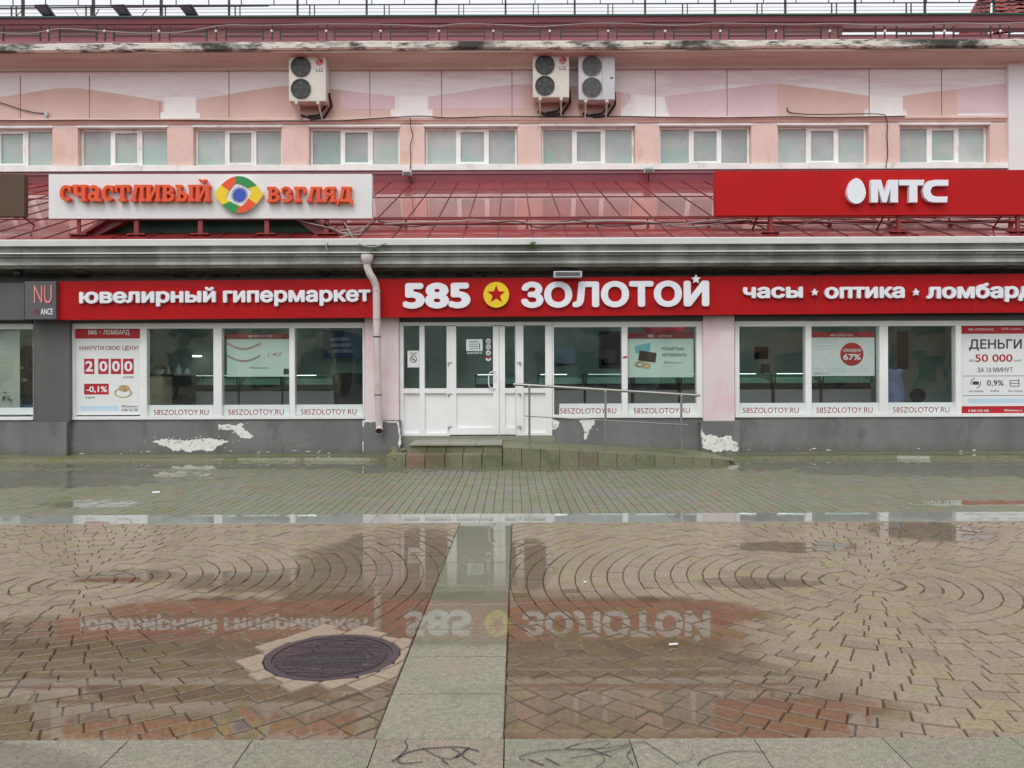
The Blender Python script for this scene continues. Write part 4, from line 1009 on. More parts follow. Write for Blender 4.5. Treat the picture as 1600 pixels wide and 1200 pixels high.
# brown board at the left edge
bs = thing('roof_sign', 'plain dark brown sign board on the roof at the left edge', 'sign board', (PX(-10, YV, 338), YV, zroof(14.4)))
x0, x1, z0, z1 = rect(-140, 272, 38, 338.5, YV); q = MB(); q.box(x0, x1, YV, YV+.12, z0, z1); q.build('board', m_brown, bs, bevel=.004)
q = MB(); a, c_ = P(38, 338, 14.4), P(48, 362, 14.35); q.tube([(a[0], YV+.1, a[1]), (c_[0]-.02, 14.5, (a[1]+c_[1])/2), (c_[0], 14.35, zroof(14.35))], .02, 6)
q.box(x0+.3, x0+.36, YV+.04, YV+.1, zroof(14.2), z0); q.build('post', m_redpost, bs)

# neighbouring shop's box sign and fascia
nb = thing('box_sign', 'grey box sign with pink and white capitals left of the red fascia', 'shop sign', (PX(62, 14.2, 470), 14.2, PZ(500, 14.2)))
x0, x1, z0, z1 = rect(38.5, 439.5, 87.5, 499, 14.2); q = MB(); q.box(x0, x1, 14.2, 14.5, z0, z1); q.build('board', m_char, nb, bevel=.006)
m_pinkl = mat('pink_lettering', S(226, 136, 140), .4, .05, 3)
def w0(body, xa, ya, xb, yb, parent, mt, Y, depth=.004, off=0.0, gap=.001, name='lettering'): return word(body, xa, ya, xb, yb, parent, mt, Y, depth, off, ROLL, 0.0, name, gap)
w0('NU', 53.5, 446, 81.5, 474, nb, m_pinkl, 14.2, .02, -.005, .004)
w0('NU', 54, 482, 62.5, 491.5, nb, m_pdred, 14.2, .006, .01); w0('ANCE', 63.5, 482, 82.5, 491.5, nb, m_letter, 14.2, .006, .01)
nf = thing('fascia_sign', 'blank charcoal fascia panel of the shop at the left edge', 'shop sign', (PX(-40, 14.35, 500), 14.35, PZ(500, 14.35)))
x0, x1, z0, z1 = rect(-170, 442, 38.3, 500, 14.3); q = MB(); q.box(x0, x1-.003, 14.3, 14.59, z0, z1); q.build('board', m_char, nf, bevel=.004)
q = MB(); a = P(28, 427, 14.25); q.sphere((a[0], 14.25, a[1]), .075, 16, 10); q.tube([(a[0], 14.25, a[1]), (a[0]+.06, 14.3, a[1]+.12)], .03); tag(q.build('dome_fixture', m_black, smooth=True), 'small black round fixture under the cornice near the left edge', 'fixture')
# grey flat lamp on the fascia top
fl = thing('fascia_lamp', 'flat grey rectangular lamp on top of the red fascia above the letters', 'lamp', (PX(887, 14.1, 433), 14.1, PZ(433, 14.1)))
x0, x1, z0, z1 = rect(865, 424, 909, 433.5, 14.1); q = MB(); q.box(x0, x1, 14.05, 14.25, z0, z1); q.build('housing', m_acgrey, fl, bevel=.006)
q = MB(); q.box(x0+.03, x1-.03, 14.045, 14.049, z0+.02, z1-.02); q.build('lens', m_char, fl)

# drainpipe
dp = thing('drainpipe', 'pale pink drainpipe bending over the fascia and down the pink pillar', 'drainpipe', (PX(593, 14.2, 672), 14.15, PZ(672, 14.15)))
def p3(x, y, Y): a = P(x, y, Y); return (a[0], Y, a[1])
q = MB(); q.tube([p3(573.5, 411, 14.0), p3(574, 418, 14.0), p3(577, 426, 14.0), p3(583, 436, 14.04), p3(587, 445, 14.09), p3(588.2, 455, 14.1), p3(588.5, 495, 14.1), p3(590.5, 600, 14.25), p3(592.5, 664, 14.35)], .063, 14, cap=False); q.tube([p3(592.5, 664, 14.35), p3(593, 670, 14.33), p3(592.5, 674, 14.26)], .066, 14, cap=False)
q.build('pipe', m_pipe, dp, smooth=True)
q = MB(); q.disc(P(592.5, 673, 14.29)[0], P(592.5, 673, 14.29)[1], .05, 14.285, 14.30, 16); q.build('pipe_mouth', m_black, dp)
q = MB(); q.tube([p3(573.5, 398, 13.98), p3(573.5, 401, 13.98), p3(573.5, 406, 13.98), p3(573.5, 412, 14.0)], [.10, .105, .10, .06], 14); q.build('hopper', m_pipe, dp, smooth=True)
for x, y, Y in ((588.4, 497, 14.1), (589, 526, 14.14), (591, 617, 14.28), (588.4, 453.5, 14.095)):
    q = MB(); a = p3(x, y, Y); q.tube([(a[0], a[1], a[2]-.008), (a[0], a[1], a[2]+.008)], .069, 14); q.build('clamp', m_dkmetal if y > 500 else m_pipe, dp, smooth=True)

# ------------------------------------------------------------------ air conditioners
def ac(x0p, y0p, x1p, y1p, kind, label):
    YA = 21.45; x0, x1, z0, z1 = rect(x0p, y0p, x1p, y1p, YA)
    t = thing('air_conditioner', label, 'air conditioner', ((x0+x1)/2, YA, z0), 'air conditioners on the upper wall')
    bm_ = m_acbody if kind == 0 else m_acgrey
    q = MB(); q.box(x0, x1, YA, YU-.12, z0, z1); q.build('casing', bm_, t, bevel=.02)
    W, Hh = x1-x0, z1-z0
    cx = x0+W*(.33 if kind == 0 else .36); r = W*(.258 if kind == 0 else .265)
    for f in (.755, .275):
        cz = z0+Hh*f
        q = MB(); q.disc(cx, cz, r, YA-.012, YA+.002, 36); fo = q.build('fan_grille', m_acdark, t)
        q = MB()
        for k in range(5):
            a = k*1.2566+f; q.prism([(cx+r*.15*math.cos(a), cz+r*.15*math.sin(a)), (cx+r*.9*math.cos(a-.25), cz+r*.9*math.sin(a-.25)), (cx+r*.93*math.cos(a+.35), cz+r*.93*math.sin(a+.35))], YA-.016, YA-.0125)
        q.disc(cx, cz, r*.2, YA-.019, YA-.0125); q.build('fan', m_acfan, fo)
        q = MB()
        for rr_ in ((.98, .9) if kind == 0 else (.98,)): q.ring(cx, cz, r*rr_, r*(rr_+.05), YA-.034, YA-.02, 36)
        if kind == 1:
            for k in range(-8, 9):
                xx = k*r/8.6; hh_ = math.sqrt(max(0, r*r-xx*xx)); q.box(cx+xx-.004, cx+xx+.004, YA-.034, YA-.026, cz-hh_, cz+hh_)
        q.build('guard', mat('guard_wire', S(128, 130, 130), .5, .1, 6) if kind else m_acfan, fo)
    if kind == 0:
        lx, lz, lr = x0+W*.82, z0+Hh*.86, W*.105
        q = MB(); q.disc(lx, lz, lr, YA-.006, YA+.001, 28); lo = q.build('logo', m_pred, t)
        q = MB(); q.ring(lx, lz, lr*.72, lr*.86, YA-.009, YA-.0065, 20, 60, 350); q.box(lx-lr*.12, lx-lr*.0, YA-.009, YA-.0065, lz-lr*.4, lz+lr*.4); q.box(lx+lr*.001, lx+lr*.35, YA-.009, YA-.0065, lz-lr*.4, lz-lr*.28); q.disc(lx-lr*.35, lz+lr*.28, lr*.12, YA-.009, YA-.0065, 10); q.build('logo_mark', m_acbody, lo)
        q = MB(); q.text('LG', lx-lr*.85, lx+lr*.85, lz-lr*2.5, lz-lr*1.55, YA-.003, .005, .01); q.build('lettering', m_acfan, t)
    else:
        q = MB(); q.box(x0+W*.86, x0+W*.95, YA-.006, YA+.001, z0+Hh*.47, z0+Hh*.50); q.build('badge', m_dgrey, t)
        q = MB(); q.box(x0+W*.64, x0+W*.648, YA-.004, YA+.001, z0+.03, z1-.03); q.build('panel_seam', m_acfan, t)
    for f in (.2, .78):
        bx = x0+W*f
        q = MB(); q.box(bx-.025, bx+.025, YA+.02, YU-.005, z0-.06, z0-.001); q.tube([(bx, YA+.06, z0-.05), (bx+.02, YU-.02, z0-.42)], .022, 6); q.sphere((bx, YA+.02, z0-.04), .05, 8, 6); q.build('bracket', m_acbody, t)
    q = MB(); q.tube([(x1+.02, YU-.3, z0+.3), (x1+.05, YU-.15, z0), (x1-.15, YU-.12, z0-.28), (x1-.5, YU-.08, z0-.33), (x1-.8, YU-.05, z0-.2)], .035, 8); q.tube([(x1-.1, YU-.2, z0-.02), (x1-.3, YU-.1, z0-.22), (x1-.6, YU-.08, z0-.25)], .03, 8); q.build('pipe_bundle', m_black, t, smooth=True)
ac(451, 87, 509.5, 158.5, 0, 'cream double fan air conditioner hanging alone above the white roof sign')
ac(832.5, 85, 889.5, 152.5, 0, 'cream double fan air conditioner with a red round logo beside the grey one')
ac(904, 86, 961, 156, 1, 'pale grey double fan air conditioner with slatted grilles, without a logo')

# ------------------------------------------------------------------ roof rails, guards, floodlights
sg = thing('snow_guard', 'dark steel snow guard fence of short panels along the upper eave', 'snow guard', (0, 21.4, PZ(62, 21.4)))
ps = [5, 93, 178, 265, 353, 438, 523, 610, 699, 786, 876, 964, 1053, 1139, 1225, 1310, 1401, 1490, 1577]
for x in ps:
    Yg = 21.5; a = P(x, 60, Yg)[0]; c_ = P(x+58, 60, Yg)[0]
    zb0, zt0 = P(x, 63, Yg)[1], P(x, 41, Yg)[1]
    q = MB(); q.box(a-.017, a+.017, Yg-.02, Yg+.02, zb0-.05, zt0); q.box(c_-.017, c_+.017, Yg-.02, Yg+.02, zb0-.05, zt0)
    q.box(a+.018, c_-.018, Yg-.012, Yg+.012, zb0+.10, zb0+.125); q.box(a+.018, c_-.018, Yg-.012, Yg+.012, zb0+.21, zb0+.232); q.build('panel', m_dkmetal, sg)
for x in (76, 164, 249, 338, 425, 510, 595, 686, 771, 859, 950, 1039, 1125, 1212, 1296, 1382, 1475, 1562):
    Yg = 21.45; a = P(x, 60, Yg); zt0 = P(x, 39, Yg)[1]
    q = MB(); q.tube([(a[0], Yg, a[1]-.1), (a[0]+.01, Yg, zt0)], .022, 6); q.sphere((a[0], Yg-.03, (a[1]+zt0)/2), .035, 8, 6, 1); q.build('insulator_post', [m_dkmetal, m_letter], sg)
rr = random.Random(12)
def wavy(name, pts, r, mt, label, cat='cable', group=None, n=6):
    P3 = [Vector(p) for p in pts]; smp = []
    for i in range(len(P3)-1):
        p0, p1, p2, p3_ = P3[max(i-1, 0)], P3[i], P3[i+1], P3[min(i+2, len(P3)-1)]
        for t in (0, .2, .4, .6, .8): smp.append(.5*((2*p1)+(p2-p0)*t+(2*p0-5*p1+4*p2-p3_)*t*t+(3*p1-p0-3*p2+p3_)*t**3))
    smp.append(P3[-1]); q = MB(); q.tube(smp, r, n); return tag(q.build(name, mt, smooth=True), label, cat, group)
pts = []; x = -20
while x < 1640: pts.append(p3(x, (44 if x < 320 else 38)+rr.uniform(-1.5, 9 if x < 460 else 4)-.0035*(x-800), 21.42)); x += rr.uniform(40, 80)
wavy('cable', pts, .013, m_cableg, 'thin pale cable sagging along the eave snow guard')
# roof railing
tr = thing('roof_railing', 'dark steel roof railing with tall posts against the sky', 'railing', (0, 22.7, PZ(26, 22.4)))
for k, x in enumerate([36, 146, 252, 358, 465, 573, 681, 790, 898, 1008, 1117, 1227, 1336, 1445, 1553]):
    a = P(x, 20, 22.7); q = MB(); wd = .026 if k > 2 else .035
    q.box(a[0]-wd, a[0]+wd, 22.67, 22.73, PZ(30, 22.2), PZ(-30, 22.7)); q.build('post', m_dkmetal, tr)
for y, r in ((6.5, .018), (-16, .02)):
    q = MB(); a, c_ = P(-60, y+3, 22.66), P(1660, y-3, 22.66); q.tube([(a[0], 22.66, PZ(y, 22.66)), (c_[0], 22.66, PZ(y, 22.66))], r, 6); q.build('rail', m_dkmetal, tr)
for y in (12.5, 18):
    q = MB(); q.tube([(XL, 23.6, PZ(y, 23.6)), (XR, 23.6, PZ(y, 23.6))], .008, 5); q.build('thin_rail', m_cableg, tr)
x = 18
while x < 1600:
    a = P(x, 15, 23.6)[0]
    q = MB(); q.box(a-.015, a+.015, 23.58, 23.62, PZ(30, 22.2), PZ(7, 23.6)); q.box(a+.125, a+.15, 23.58, 23.62, PZ(30, 22.2), PZ(7, 23.6)); q.build('thin_post', m_dkmetal, tr); x += 116.5
x = 20
while x < 1640:
    a = P(x, 15, 22.7)[0]; q = MB(); q.box(a-.012, a+.012, 22.7, 22.72, PZ(6, 22.7), PZ(-16, 22.7)); q.build('thin_post', m_dkmetal, tr); x += 51
q = MB(); a, c_ = P(-60, 13.5, 22.6), P(420, 9, 22.6); q.tube([(a[0], 22.6, a[1]), (c_[0], 22.6, c_[1])], .022, 6); q.build('rail', m_dkmetal, tr)
q = MB()
for a0, a1 in ((22, 36), (126, 116), (146, 155), (218, 230)):
    a, c_ = P(a0, 30, 22.9), P(a1, 14, 22.9); q.tube([(a[0], 22.9, a[1]), (c_[0], 22.9, c_[1])], .012, 5)
q.build('brace', m_dkmetal, tr)
for x, lb in ((70, 'leftmost of the three dark floodlights on the roof railing'), (190, 'middle one of the three dark floodlights on the roof railing'), (295, 'rightmost of the three dark floodlights on the roof railing')):
    a = P(x, 17, 22.2); t = thing('floodlight', lb, 'floodlight', (a[0], 22.2, a[1]), 'floodlights on the roof railing')
    q = MB(); W = .19; Y0 = 22.05
    vs = [(a[0]-W*1.2, Y0, a[1]+.09), (a[0]+W*.6, Y0, a[1]+.10), (a[0]+W*1.2, Y0+.2, a[1]-.13), (a[0]-W*.4, Y0+.2, a[1]-.13)]
    v2 = [(v[0], v[1]+.08, v[2]+.05) for v in vs]
    q.add(vs+v2, [(0, 3, 2, 1), (4, 5, 6, 7), (0, 1, 5, 4), (1, 2, 6, 5), (2, 3, 7, 6), (3, 0, 4, 7)]); q.build('housing', m_dkmetal, t)
    q = MB(); vs = [(a[0]+(v[0]-a[0])*.82, v[1]-.012+(.0), a[1]+(v[2]-a[1])*.8-.006) for v in vs]; q.add(vs, [(0, 3, 2, 1)]); q.build('lens', mat('floodlight_lens', S(112, 112, 132), .3, .1, 4), t)
    q = MB(); q.tube([(a[0], Y0+.3, a[1]-.1), (a[0]+.05, 22.6, a[1]-.25)], .02, 6); q.build('bracket', m_dkmetal, t)
for x, y, lb in ((636.5, 272, 'small grey floodlight below the upper sill beside the vertical cable'), (1013, 267.5, 'small grey floodlight below the upper sill near the red roof sign')):
    a = P(x, y, 21.6); t = thing('floodlight', lb, 'floodlight', (a[0], 21.6, a[1]), 'small floodlights under the upper sill')
    q = MB(); q.box(a[0]-.12, a[0]+.12, 21.5, 21.62, a[1]-.07, a[1]+.09); q.build('housing', m_acgrey, t, bevel=.02)
    q = MB(); q.box(a[0]-.1, a[0]+.1, 21.492, 21.499, a[1]-.06, a[1]+.03); q.build('lens', m_char, t)
    q = MB(); q.tube([(a[0]+.03, 21.62, a[1]), (a[0]+.05, 21.85, a[1]-.1), (a[0]+.05, 21.9, a[1]-.2)], .014, 6); q.build('bracket', m_dkmetal, t)
# tower roof on the right
tw = thing('tower_roof', 'steep red tiled tower roof rising beyond the roof railing at the right corner', 'roof', (P(1565, 30, 30)[0], 31, PZ(40, 30)))
m_tile = mat('red_roof_tile', S(150, 62, 62), .5, .15, 3)
q = MB(); Yt = 30
lA, lB, top_, rB = P(1508, 50, Yt), P(1553, 50, Yt-1.5), P(1566, -60, Yt+1.0), P(1720, 50, Yt)
rows = 16
def lerp(a, c_, t): return a+(c_-a)*t
A_, B_, C_, T_ = Vector((lA[0], Yt+.6, lA[1])), Vector((lB[0], Yt-1.2, lB[1])), Vector((rB[0], Yt-1.2, rB[1])), Vector((top_[0], Yt+1.5, top_[1]))
T2 = T_+Vector((2.0, 0, 0))
for (p0, p1, t0, t1) in ((A_, B_, T_, T_), (B_, C_, T_, T2)):
    cols = 10
    for r in range(rows):
        for k in range(cols):
            f0, f1 = r/rows, (r+1)/rows
            l0, l1, u0, u1 = p0.lerp(p1, k/cols), p0.lerp(p1, (k+1)/cols), t0.lerp(t1, k/cols), t0.lerp(t1, (k+1)/cols)
            a, c_, d, e = l0.lerp(u0, f0), l1.lerp(u1, f0), l1.lerp(u1, f1), l0.lerp(u0, f1)
            o = Vector((0, -.07, .03)); mid = Vector((0, -.06, .02))
            m0 = a.lerp(c_, .5)+mid; m1 = e.lerp(d, .5)+mid
            q.add([a+o, m0+o, c_+o, d, m1, e], [(0, 1, 4, 5), (1, 2, 3, 4)])
q.add([A_+Vector((0,.03,0)), B_+Vector((0,.03,0)), C_+Vector((0,.03,0)), T2+Vector((0,.03,0)), T_+Vector((0,.03,0))], [(0, 1, 4), (1, 2, 3, 4)]); q.build('tiles', m_tile, tw)
q = MB(); q.tube([B_+Vector((0, -.08, .0)), T_+Vector((0, -.08, 0))], .07, 8); q.build('hip_ridge', m_frame_up, tw)

# ------------------------------------------------------------------ lower roof snow rail and cables
sr = thing('snow_rail', 'double red tube snow rail running along the lower wet roof', 'snow rail', (PX(1000, 15, 350), 15.0, zroof(15)))
YR = 15.0
for dz, r in ((.075, .028), (.16, .016)):
    q = MB(); q.tube([(P(505, 350, YR)[0], YR, zroof(YR)+dz), (XR, YR, zroof(YR)+dz)], r, 8); q.build('rail', m_redpost, sr, smooth=True)
x = 540
while x < 1660:
    a = P(x, 350, YR)[0]; q = MB(); q.box(a-.02, a+.02, YR-.05, YR+.05, zroof(YR-.05)-.005, zroof(YR)+.05); q.box(a-.012, a+.012, YR+.03, YR+.05, zroof(YR)+.05, zroof(YR)+.19); q.build('bracket', m_redpost, sr); x += 94.5
def roofcable(x0, x1, seed, r, mt, label, lift=.1, step=60):
    rr = random.Random(seed); pts = []; x = x0
    while x < x1:
        Yc = YR-.08+rr.uniform(-.22, .05); z = zroof(Yc)+rr.uniform(.03, lift+.08); pts.append((P(x, 350, Yc)[0], Yc, z)); x += rr.uniform(step*.6, step*1.4)
    return wavy('cable', pts, r, mt, label)
roofcable(600, 1660, 3, .013, m_cableg, 'grey cable winding along the lower roof snow rail')
roofcable(900, 1640, 5, .011, m_cableg, 'second pale cable twisting over the snow rail right of centre')
roofcable(590, 1240, 8, .010, m_cable, 'black cable draped along the snow rail')
wavy('cable', [p3(536, 344, 14.3), p3(543, 356, 14.2), p3(552, 372, 14.1), p3(566, 383, 13.95), p3(584, 385.5, 13.94), p3(600, 381, 13.95), p3(608, 376, 14.1)], .012, m_cableg, 'white cable hanging in a loop over the white roof edge above the drainpipe')
wavy('cable', [p3(582, 346, 14.4), p3(566, 358, 14.3), p3(563, 366, 14.25), p3(545, 367, 14.2), p3(530, 362, 14.2), p3(541, 359, 14.2), p3(548, 366, 14.2), p3(535, 370, 14.15), p3(517, 376, 14.05), p3(510, 383, 13.95), p3(511, 393, 13.96)], .012, m_cableg, 'tangled white cable coiled beside the right edge of the white roof sign')
wavy('cable', [p3(455, 341, 14.4), p3(480, 348, 14.3), p3(520, 357, 14.25), p3(535, 364, 14.2), p3(566, 360, 14.25), p3(564, 353, 14.3), p3(545, 360, 14.25)], .010, m_cableg, 'thin pale cable slung under the white roof sign to the coil')
# cables on the upper wall
pts = []; x = -30; rr = random.Random(31)
while x < 1500: pts.append(p3(x, (188.5 if x < 600 else 182.5)+rr.uniform(-1.2, 1.8), YU-.13)); x += rr.uniform(50, 120)
wavy('cable', pts, .014, m_cable, 'black cable strung along the ledge over the upper windows')
wavy('cable', [p3(641, 184, YU-.16), p3(642, 200, YU-.1), p3(645, 212, YU-.1), p3(641, 228, YU-.1), p3(642, 250, YU-.14), p3(641, 268, YU-.2), p3(641, 285, YU-.2)], .012, m_cable, 'dark vertical cable dropping between upper windows to a small floodlight')
wavy('cable', [p3(1230, 168, YU-.02), p3(1236, 176, YU-.04), p3(1280, 179, YU-.12), p3(1370, 178, YU-.12), p3(1385, 186, YU-.1), p3(1386, 215, YU-.06), p3(1387, 240, YU-.06), p3(1384, 262, YU-.15)], .013, m_cable, 'dark cable turning down the pilaster at upper right')
wavy('cable', [p3(-30, 152, YU-.05), p3(0, 160, YU-.05), p3(30, 170, YU-.05), p3(55, 176, YU-.04), p3(72, 177, YU-.03)], .012, m_cable, 'dark cable sagging to a small wall box at upper left')
q = MB(); a = P(74, 178, YU); q.box(a[0]-.04, a[0]+.04, YU-.08, YU-.008, a[1]-.07, a[1]+.04); q.tube([(a[0], YU-.05, a[1]), (a[0], YU-.05, a[1]-.14)], .012); tag(q.build('junction_box', m_acgrey), 'tiny grey junction box on the salmon wall at upper left', 'junction box')

# ------------------------------------------------------------------ posters and stickers in the windows
YP = YW+.066
def poster(name, label, cat, x0, y0, x1, y1, mt, Y=None, group=None):
    Y = YP if Y is None else Y
    a, c_, d, e = rect(x0, y0, x1, y1, Y); t = thing(name, label, cat, ((a+c_)/2, Y, d), group)
    q = MB(); q.box(a, c_, Y, Y+.006, d, e); q.build('sheet', mt, t); return t
def band(t, x0, y0, x1, y1, mt, Y=None, k=1, name='printed_band'):
    Y = YP if Y is None else Y
    a, c_, d, e = rect(x0, y0, x1, y1, Y); q = MB(); q.box(a, c_, Y-.0012*k, Y-.0002, d, e); return q.build(name, mt, t)
def tx(t, body, x0, y0, x1, y1, mt, Y=None, off=.0, k=2):
    Y = YP if Y is None else Y
    return w0(body, x0, y0, x1, y1, t, mt, Y, .0008, off, .0012*k)
YP = YW+.044
t = poster('poster', 'white pawnshop poster with four red number tiles and a ring at far left', 'poster', 116.3, 511.6, 219, 648.4, m_poster)
band(t, 117, 511.7, 219, 529, m_pred); tx(t, '585', 137.5, 516, 151.5, 522.5, m_posterg, off=.02); tx(t, 'ЛОМБАРД', 161.5, 515.5, 202, 524, m_posterg, off=.02); a = P(156.5, 519, YP); q = MB(); q.star(a[0], a[1], .03, YP-.004, YP-.002); q.build('star', m_gold, t)
tx(t, 'НАКРУТИ', 124.5, 540.5, 162, 547, m_pdred, off=.012); tx(t, 'СВОЮ', 164.5, 540.5, 188, 547, m_pdred, off=.012); tx(t, 'ЦЕНУ!', 191.5, 540.5, 215.5, 548.5, m_pdred, off=.012)
for x0, x1, dg in ((131.5, 147.5, '2'), (153.5, 169.8, '0'), (173.2, 189.2, '0'), (192.3, 209, '0')):
    band(t, x0, 560.5, x1, 584.5, m_pred, name='number_tile'); tx(t, dg, x0+2, 564, x1-2, 580.5, m_letter, off=.03)
tx(t, 'рублей', 193, 587, 208.5, 592, m_dgrey); band(t, 131.5, 599.5, 170, 616.5, m_pred, name='number_tile'); tx(t, '-0,1%', 135, 603.5, 167.5, 614, m_letter, off=.025); tx(t, 'в день', 134, 619.5, 148.5, 623.5, m_dgrey)
a = P(192.5, 611, YP); q = MB(); q.ring(a[0], a[1]-.03, .13, .16, YP-.004, YP-.0015, 24, k=.55); q.ring(a[0]+.02, a[1]+.05, .07, .10, YP-.0052, YP-.0042, 20, k=.6); q.disc(a[0]+.02, a[1]+.06, .05, YP-.0064, YP-.0054, 12); q.build('ring_picture', m_gold, t)
band(t, 126, 634, 185, 642, m_pblue); tx(t, '585zolotoy.ru', 190, 633, 215.5, 637.5, m_dgrey); tx(t, '8 800 555 585', 190, 638.5, 215.5, 642.5, m_dgrey)

YP = YW+.066
t = poster('poster', 'pale green necklace poster with a dark red header in the left windows', 'poster', 354.5, 530, 452, 588.5, m_posterg)
band(t, 353, 521, 452, 529.5, m_pdred); tx(t, '585 ЗОЛОТОЙ', 387, 522.5, 424, 527, m_posterg, off=.01)
q = MB()
for y0, dep in ((541, 9), (560, 9)):
    for e_ in (0, 1): 
        pts = [(355+52*k/14+e_*.0, y0+e_*3-4+dep*math.sin(math.pi*k/14)-e_*5) for k in range(15)]
        for A0, A1 in zip(pts[:-1], pts[1:]): q.prism([P(*A0, YP), P(*A1, YP), P(A1[0], A1[1]+1.0, YP), P(A0[0], A0[1]+1.0, YP)], YP-.003, YP-.0005)
q.build('necklace_picture', m_pdred, t); tx(t, '2 190 Р', 418, 551, 440, 557, m_pdred); tx(t, '585zolotoy.ru', 390, 573, 421, 577, m_dgrey); band(t, 443, 576, 451.5, 585, m_acfan)

t = poster('poster', 'prize draw poster with dark cards and gold rings in the window behind the ramp', 'poster', 981, 529.5, 1083.5, 589.5, m_posterg)
band(t, 981, 520, 1083, 528.8, m_pdred); tx(t, '585', 1012, 522.5, 1021, 527, m_posterg, off=.01); tx(t, 'ЗОЛОТОЙ', 1029, 522.5, 1050, 527, m_posterg, off=.01)
q = MB(); q.prism([P(991, 541, YP), P(1017, 535, YP), P(1015, 550, YP), P(993, 552, YP)], YP-.003, YP-.001); q.build('card_picture', m_pteal, t)
q = MB(); q.prism([P(999, 547.5, YP), P(1026, 551.5, YP), P(1024, 566.5, YP), P(997, 563, YP)], YP-.006, YP-.0035); q.build('card_picture', m_brown, t)
q = MB(); a = P(1000, 569, YP); q.ring(a[0], a[1], .05, .10, YP-.009, YP-.0065, 20, k=.55); a = P(1009.5, 571, YP); q.ring(a[0], a[1], .045, .085, YP-.012, YP-.0095, 20, k=.6); q.build('ring_picture', m_gold, t)
tx(t, 'РОЗЫГРЫШ', 1034, 542.5, 1069, 547.5, m_dgrey, off=.012); tx(t, 'АВТОМОБИЛЬ', 1034, 552, 1073, 557, m_dgrey, off=.012); tx(t, '585zolotoy.ru', 1037, 565, 1067, 568.5, m_pdred)
t = poster('poster', 'white sale poster with a red round sixty seven percent badge', 'poster', 1268, 527.5, 1366.5, 587.5, m_poster)
band(t, 1268, 519, 1365.5, 527, m_pred); tx(t, '585 ЗОЛОТОЙ', 1297, 521, 1332, 525.5, m_posterg, off=.01)
a = P(1331, 553.5, YP); q = MB(); q.disc(a[0], a[1], 18.2*YP/F, YP-.0012, YP-.0002, 40); q.build('badge', m_pred, t); tx(t, 'СКИДКИ', 1317.5, 545, 1345, 550.5, m_letter, off=.02); tx(t, '67%', 1317.5, 553, 1345, 562.5, m_letter, off=.03)
for y in (530.5, 535, 540, 545): band(t, 1276, y, 1310, y+.8, m_acgrey)
for y in (576, 580): band(t, 1274, y, 1356, y+.7, m_acgrey)
tx(t, '585zolotoy.ru', 1273, 582.5, 1296, 585.5, m_acfan)
YP = YW+.044
t = poster('poster', 'white loan poster with red bands and large dark capitals at the right edge', 'poster', 1502, 511.6, 1612, 648.2, m_poster)
band(t, 1502.3, 507.5, 1611.5, 521.5, m_pred); tx(t, '585 ЛОМБАРД', 1513, 513, 1552, 517, m_posterg, off=.01); tx(t, '0,9% в день', 1565, 512, 1596, 516, m_posterg)
tx(t, 'ДЕНЬГИ', 1514, 530, 1596.5, 548, m_dgrey, off=.02); tx(t, 'до', 1514, 561.5, 1521.5, 565.5, m_acfan); tx(t, '50 000', 1523.5, 553.5, 1582, 565.5, m_pred, off=.015); tx(t, 'руб.', 1585, 561.5, 1596, 565.5, m_acfan); tx(t, 'ЗА 10 МИНУТ', 1527, 574, 1582.5, 581.5, m_acfan, off=.005)
for y in (587, 617.5): band(t, 1504, y, 1611, y+.8, m_acfan)
tx(t, '0,9%', 1542, 594, 1568, 604, m_dgrey, off=.012); tx(t, 'в день', 1548, 609.5, 1561, 612.5, m_dgrey); tx(t, 'без отказов', 1514, 609.5, 1536, 612.5, m_dgrey); tx(t, 'без очереди', 1575, 609.5, 1598, 612.5, m_dgrey)
q = MB(); a = P(1524.5, 598.5, YP); q.box(a[0]-.055, a[0]+.055, YP-.003, YP-.0005, a[1]-.03, a[1]+.03); q.ring(a[0], a[1], .08, .092, YP-.003, YP-.0005, 16, 100, 200); q.ring(a[0], a[1], .08, .092, YP-.003, YP-.0005, 16, 280, 380)
a = P(1586, 598.5, YP)
for k in range(3): q.box(a[0]-.08, a[0]+.06, YP-.003, YP-.0005, a[1]-.06+k*.05, a[1]-.05+k*.05)
q.box(a[0]+.062, a[0]+.075, YP-.003, YP-.0005, a[1]-.06, a[1]+.08); q.box(a[0]-.095, a[0]-.082, YP-.003, YP-.0005, a[1]-.06, a[1]+.05); q.build('icon', m_dgrey, t)
band(t, 1513, 622.5, 1600, 630, m_pblue); band(t, 1502.3, 634.5, 1611.5, 647.5, m_pred); tx(t, '8 800 555 585', 1513, 640, 1545, 643.5, m_posterg, off=.01); tx(t, '585zolotoy.ru', 1569, 639.5, 1597, 643.5, m_posterg, off=.01)

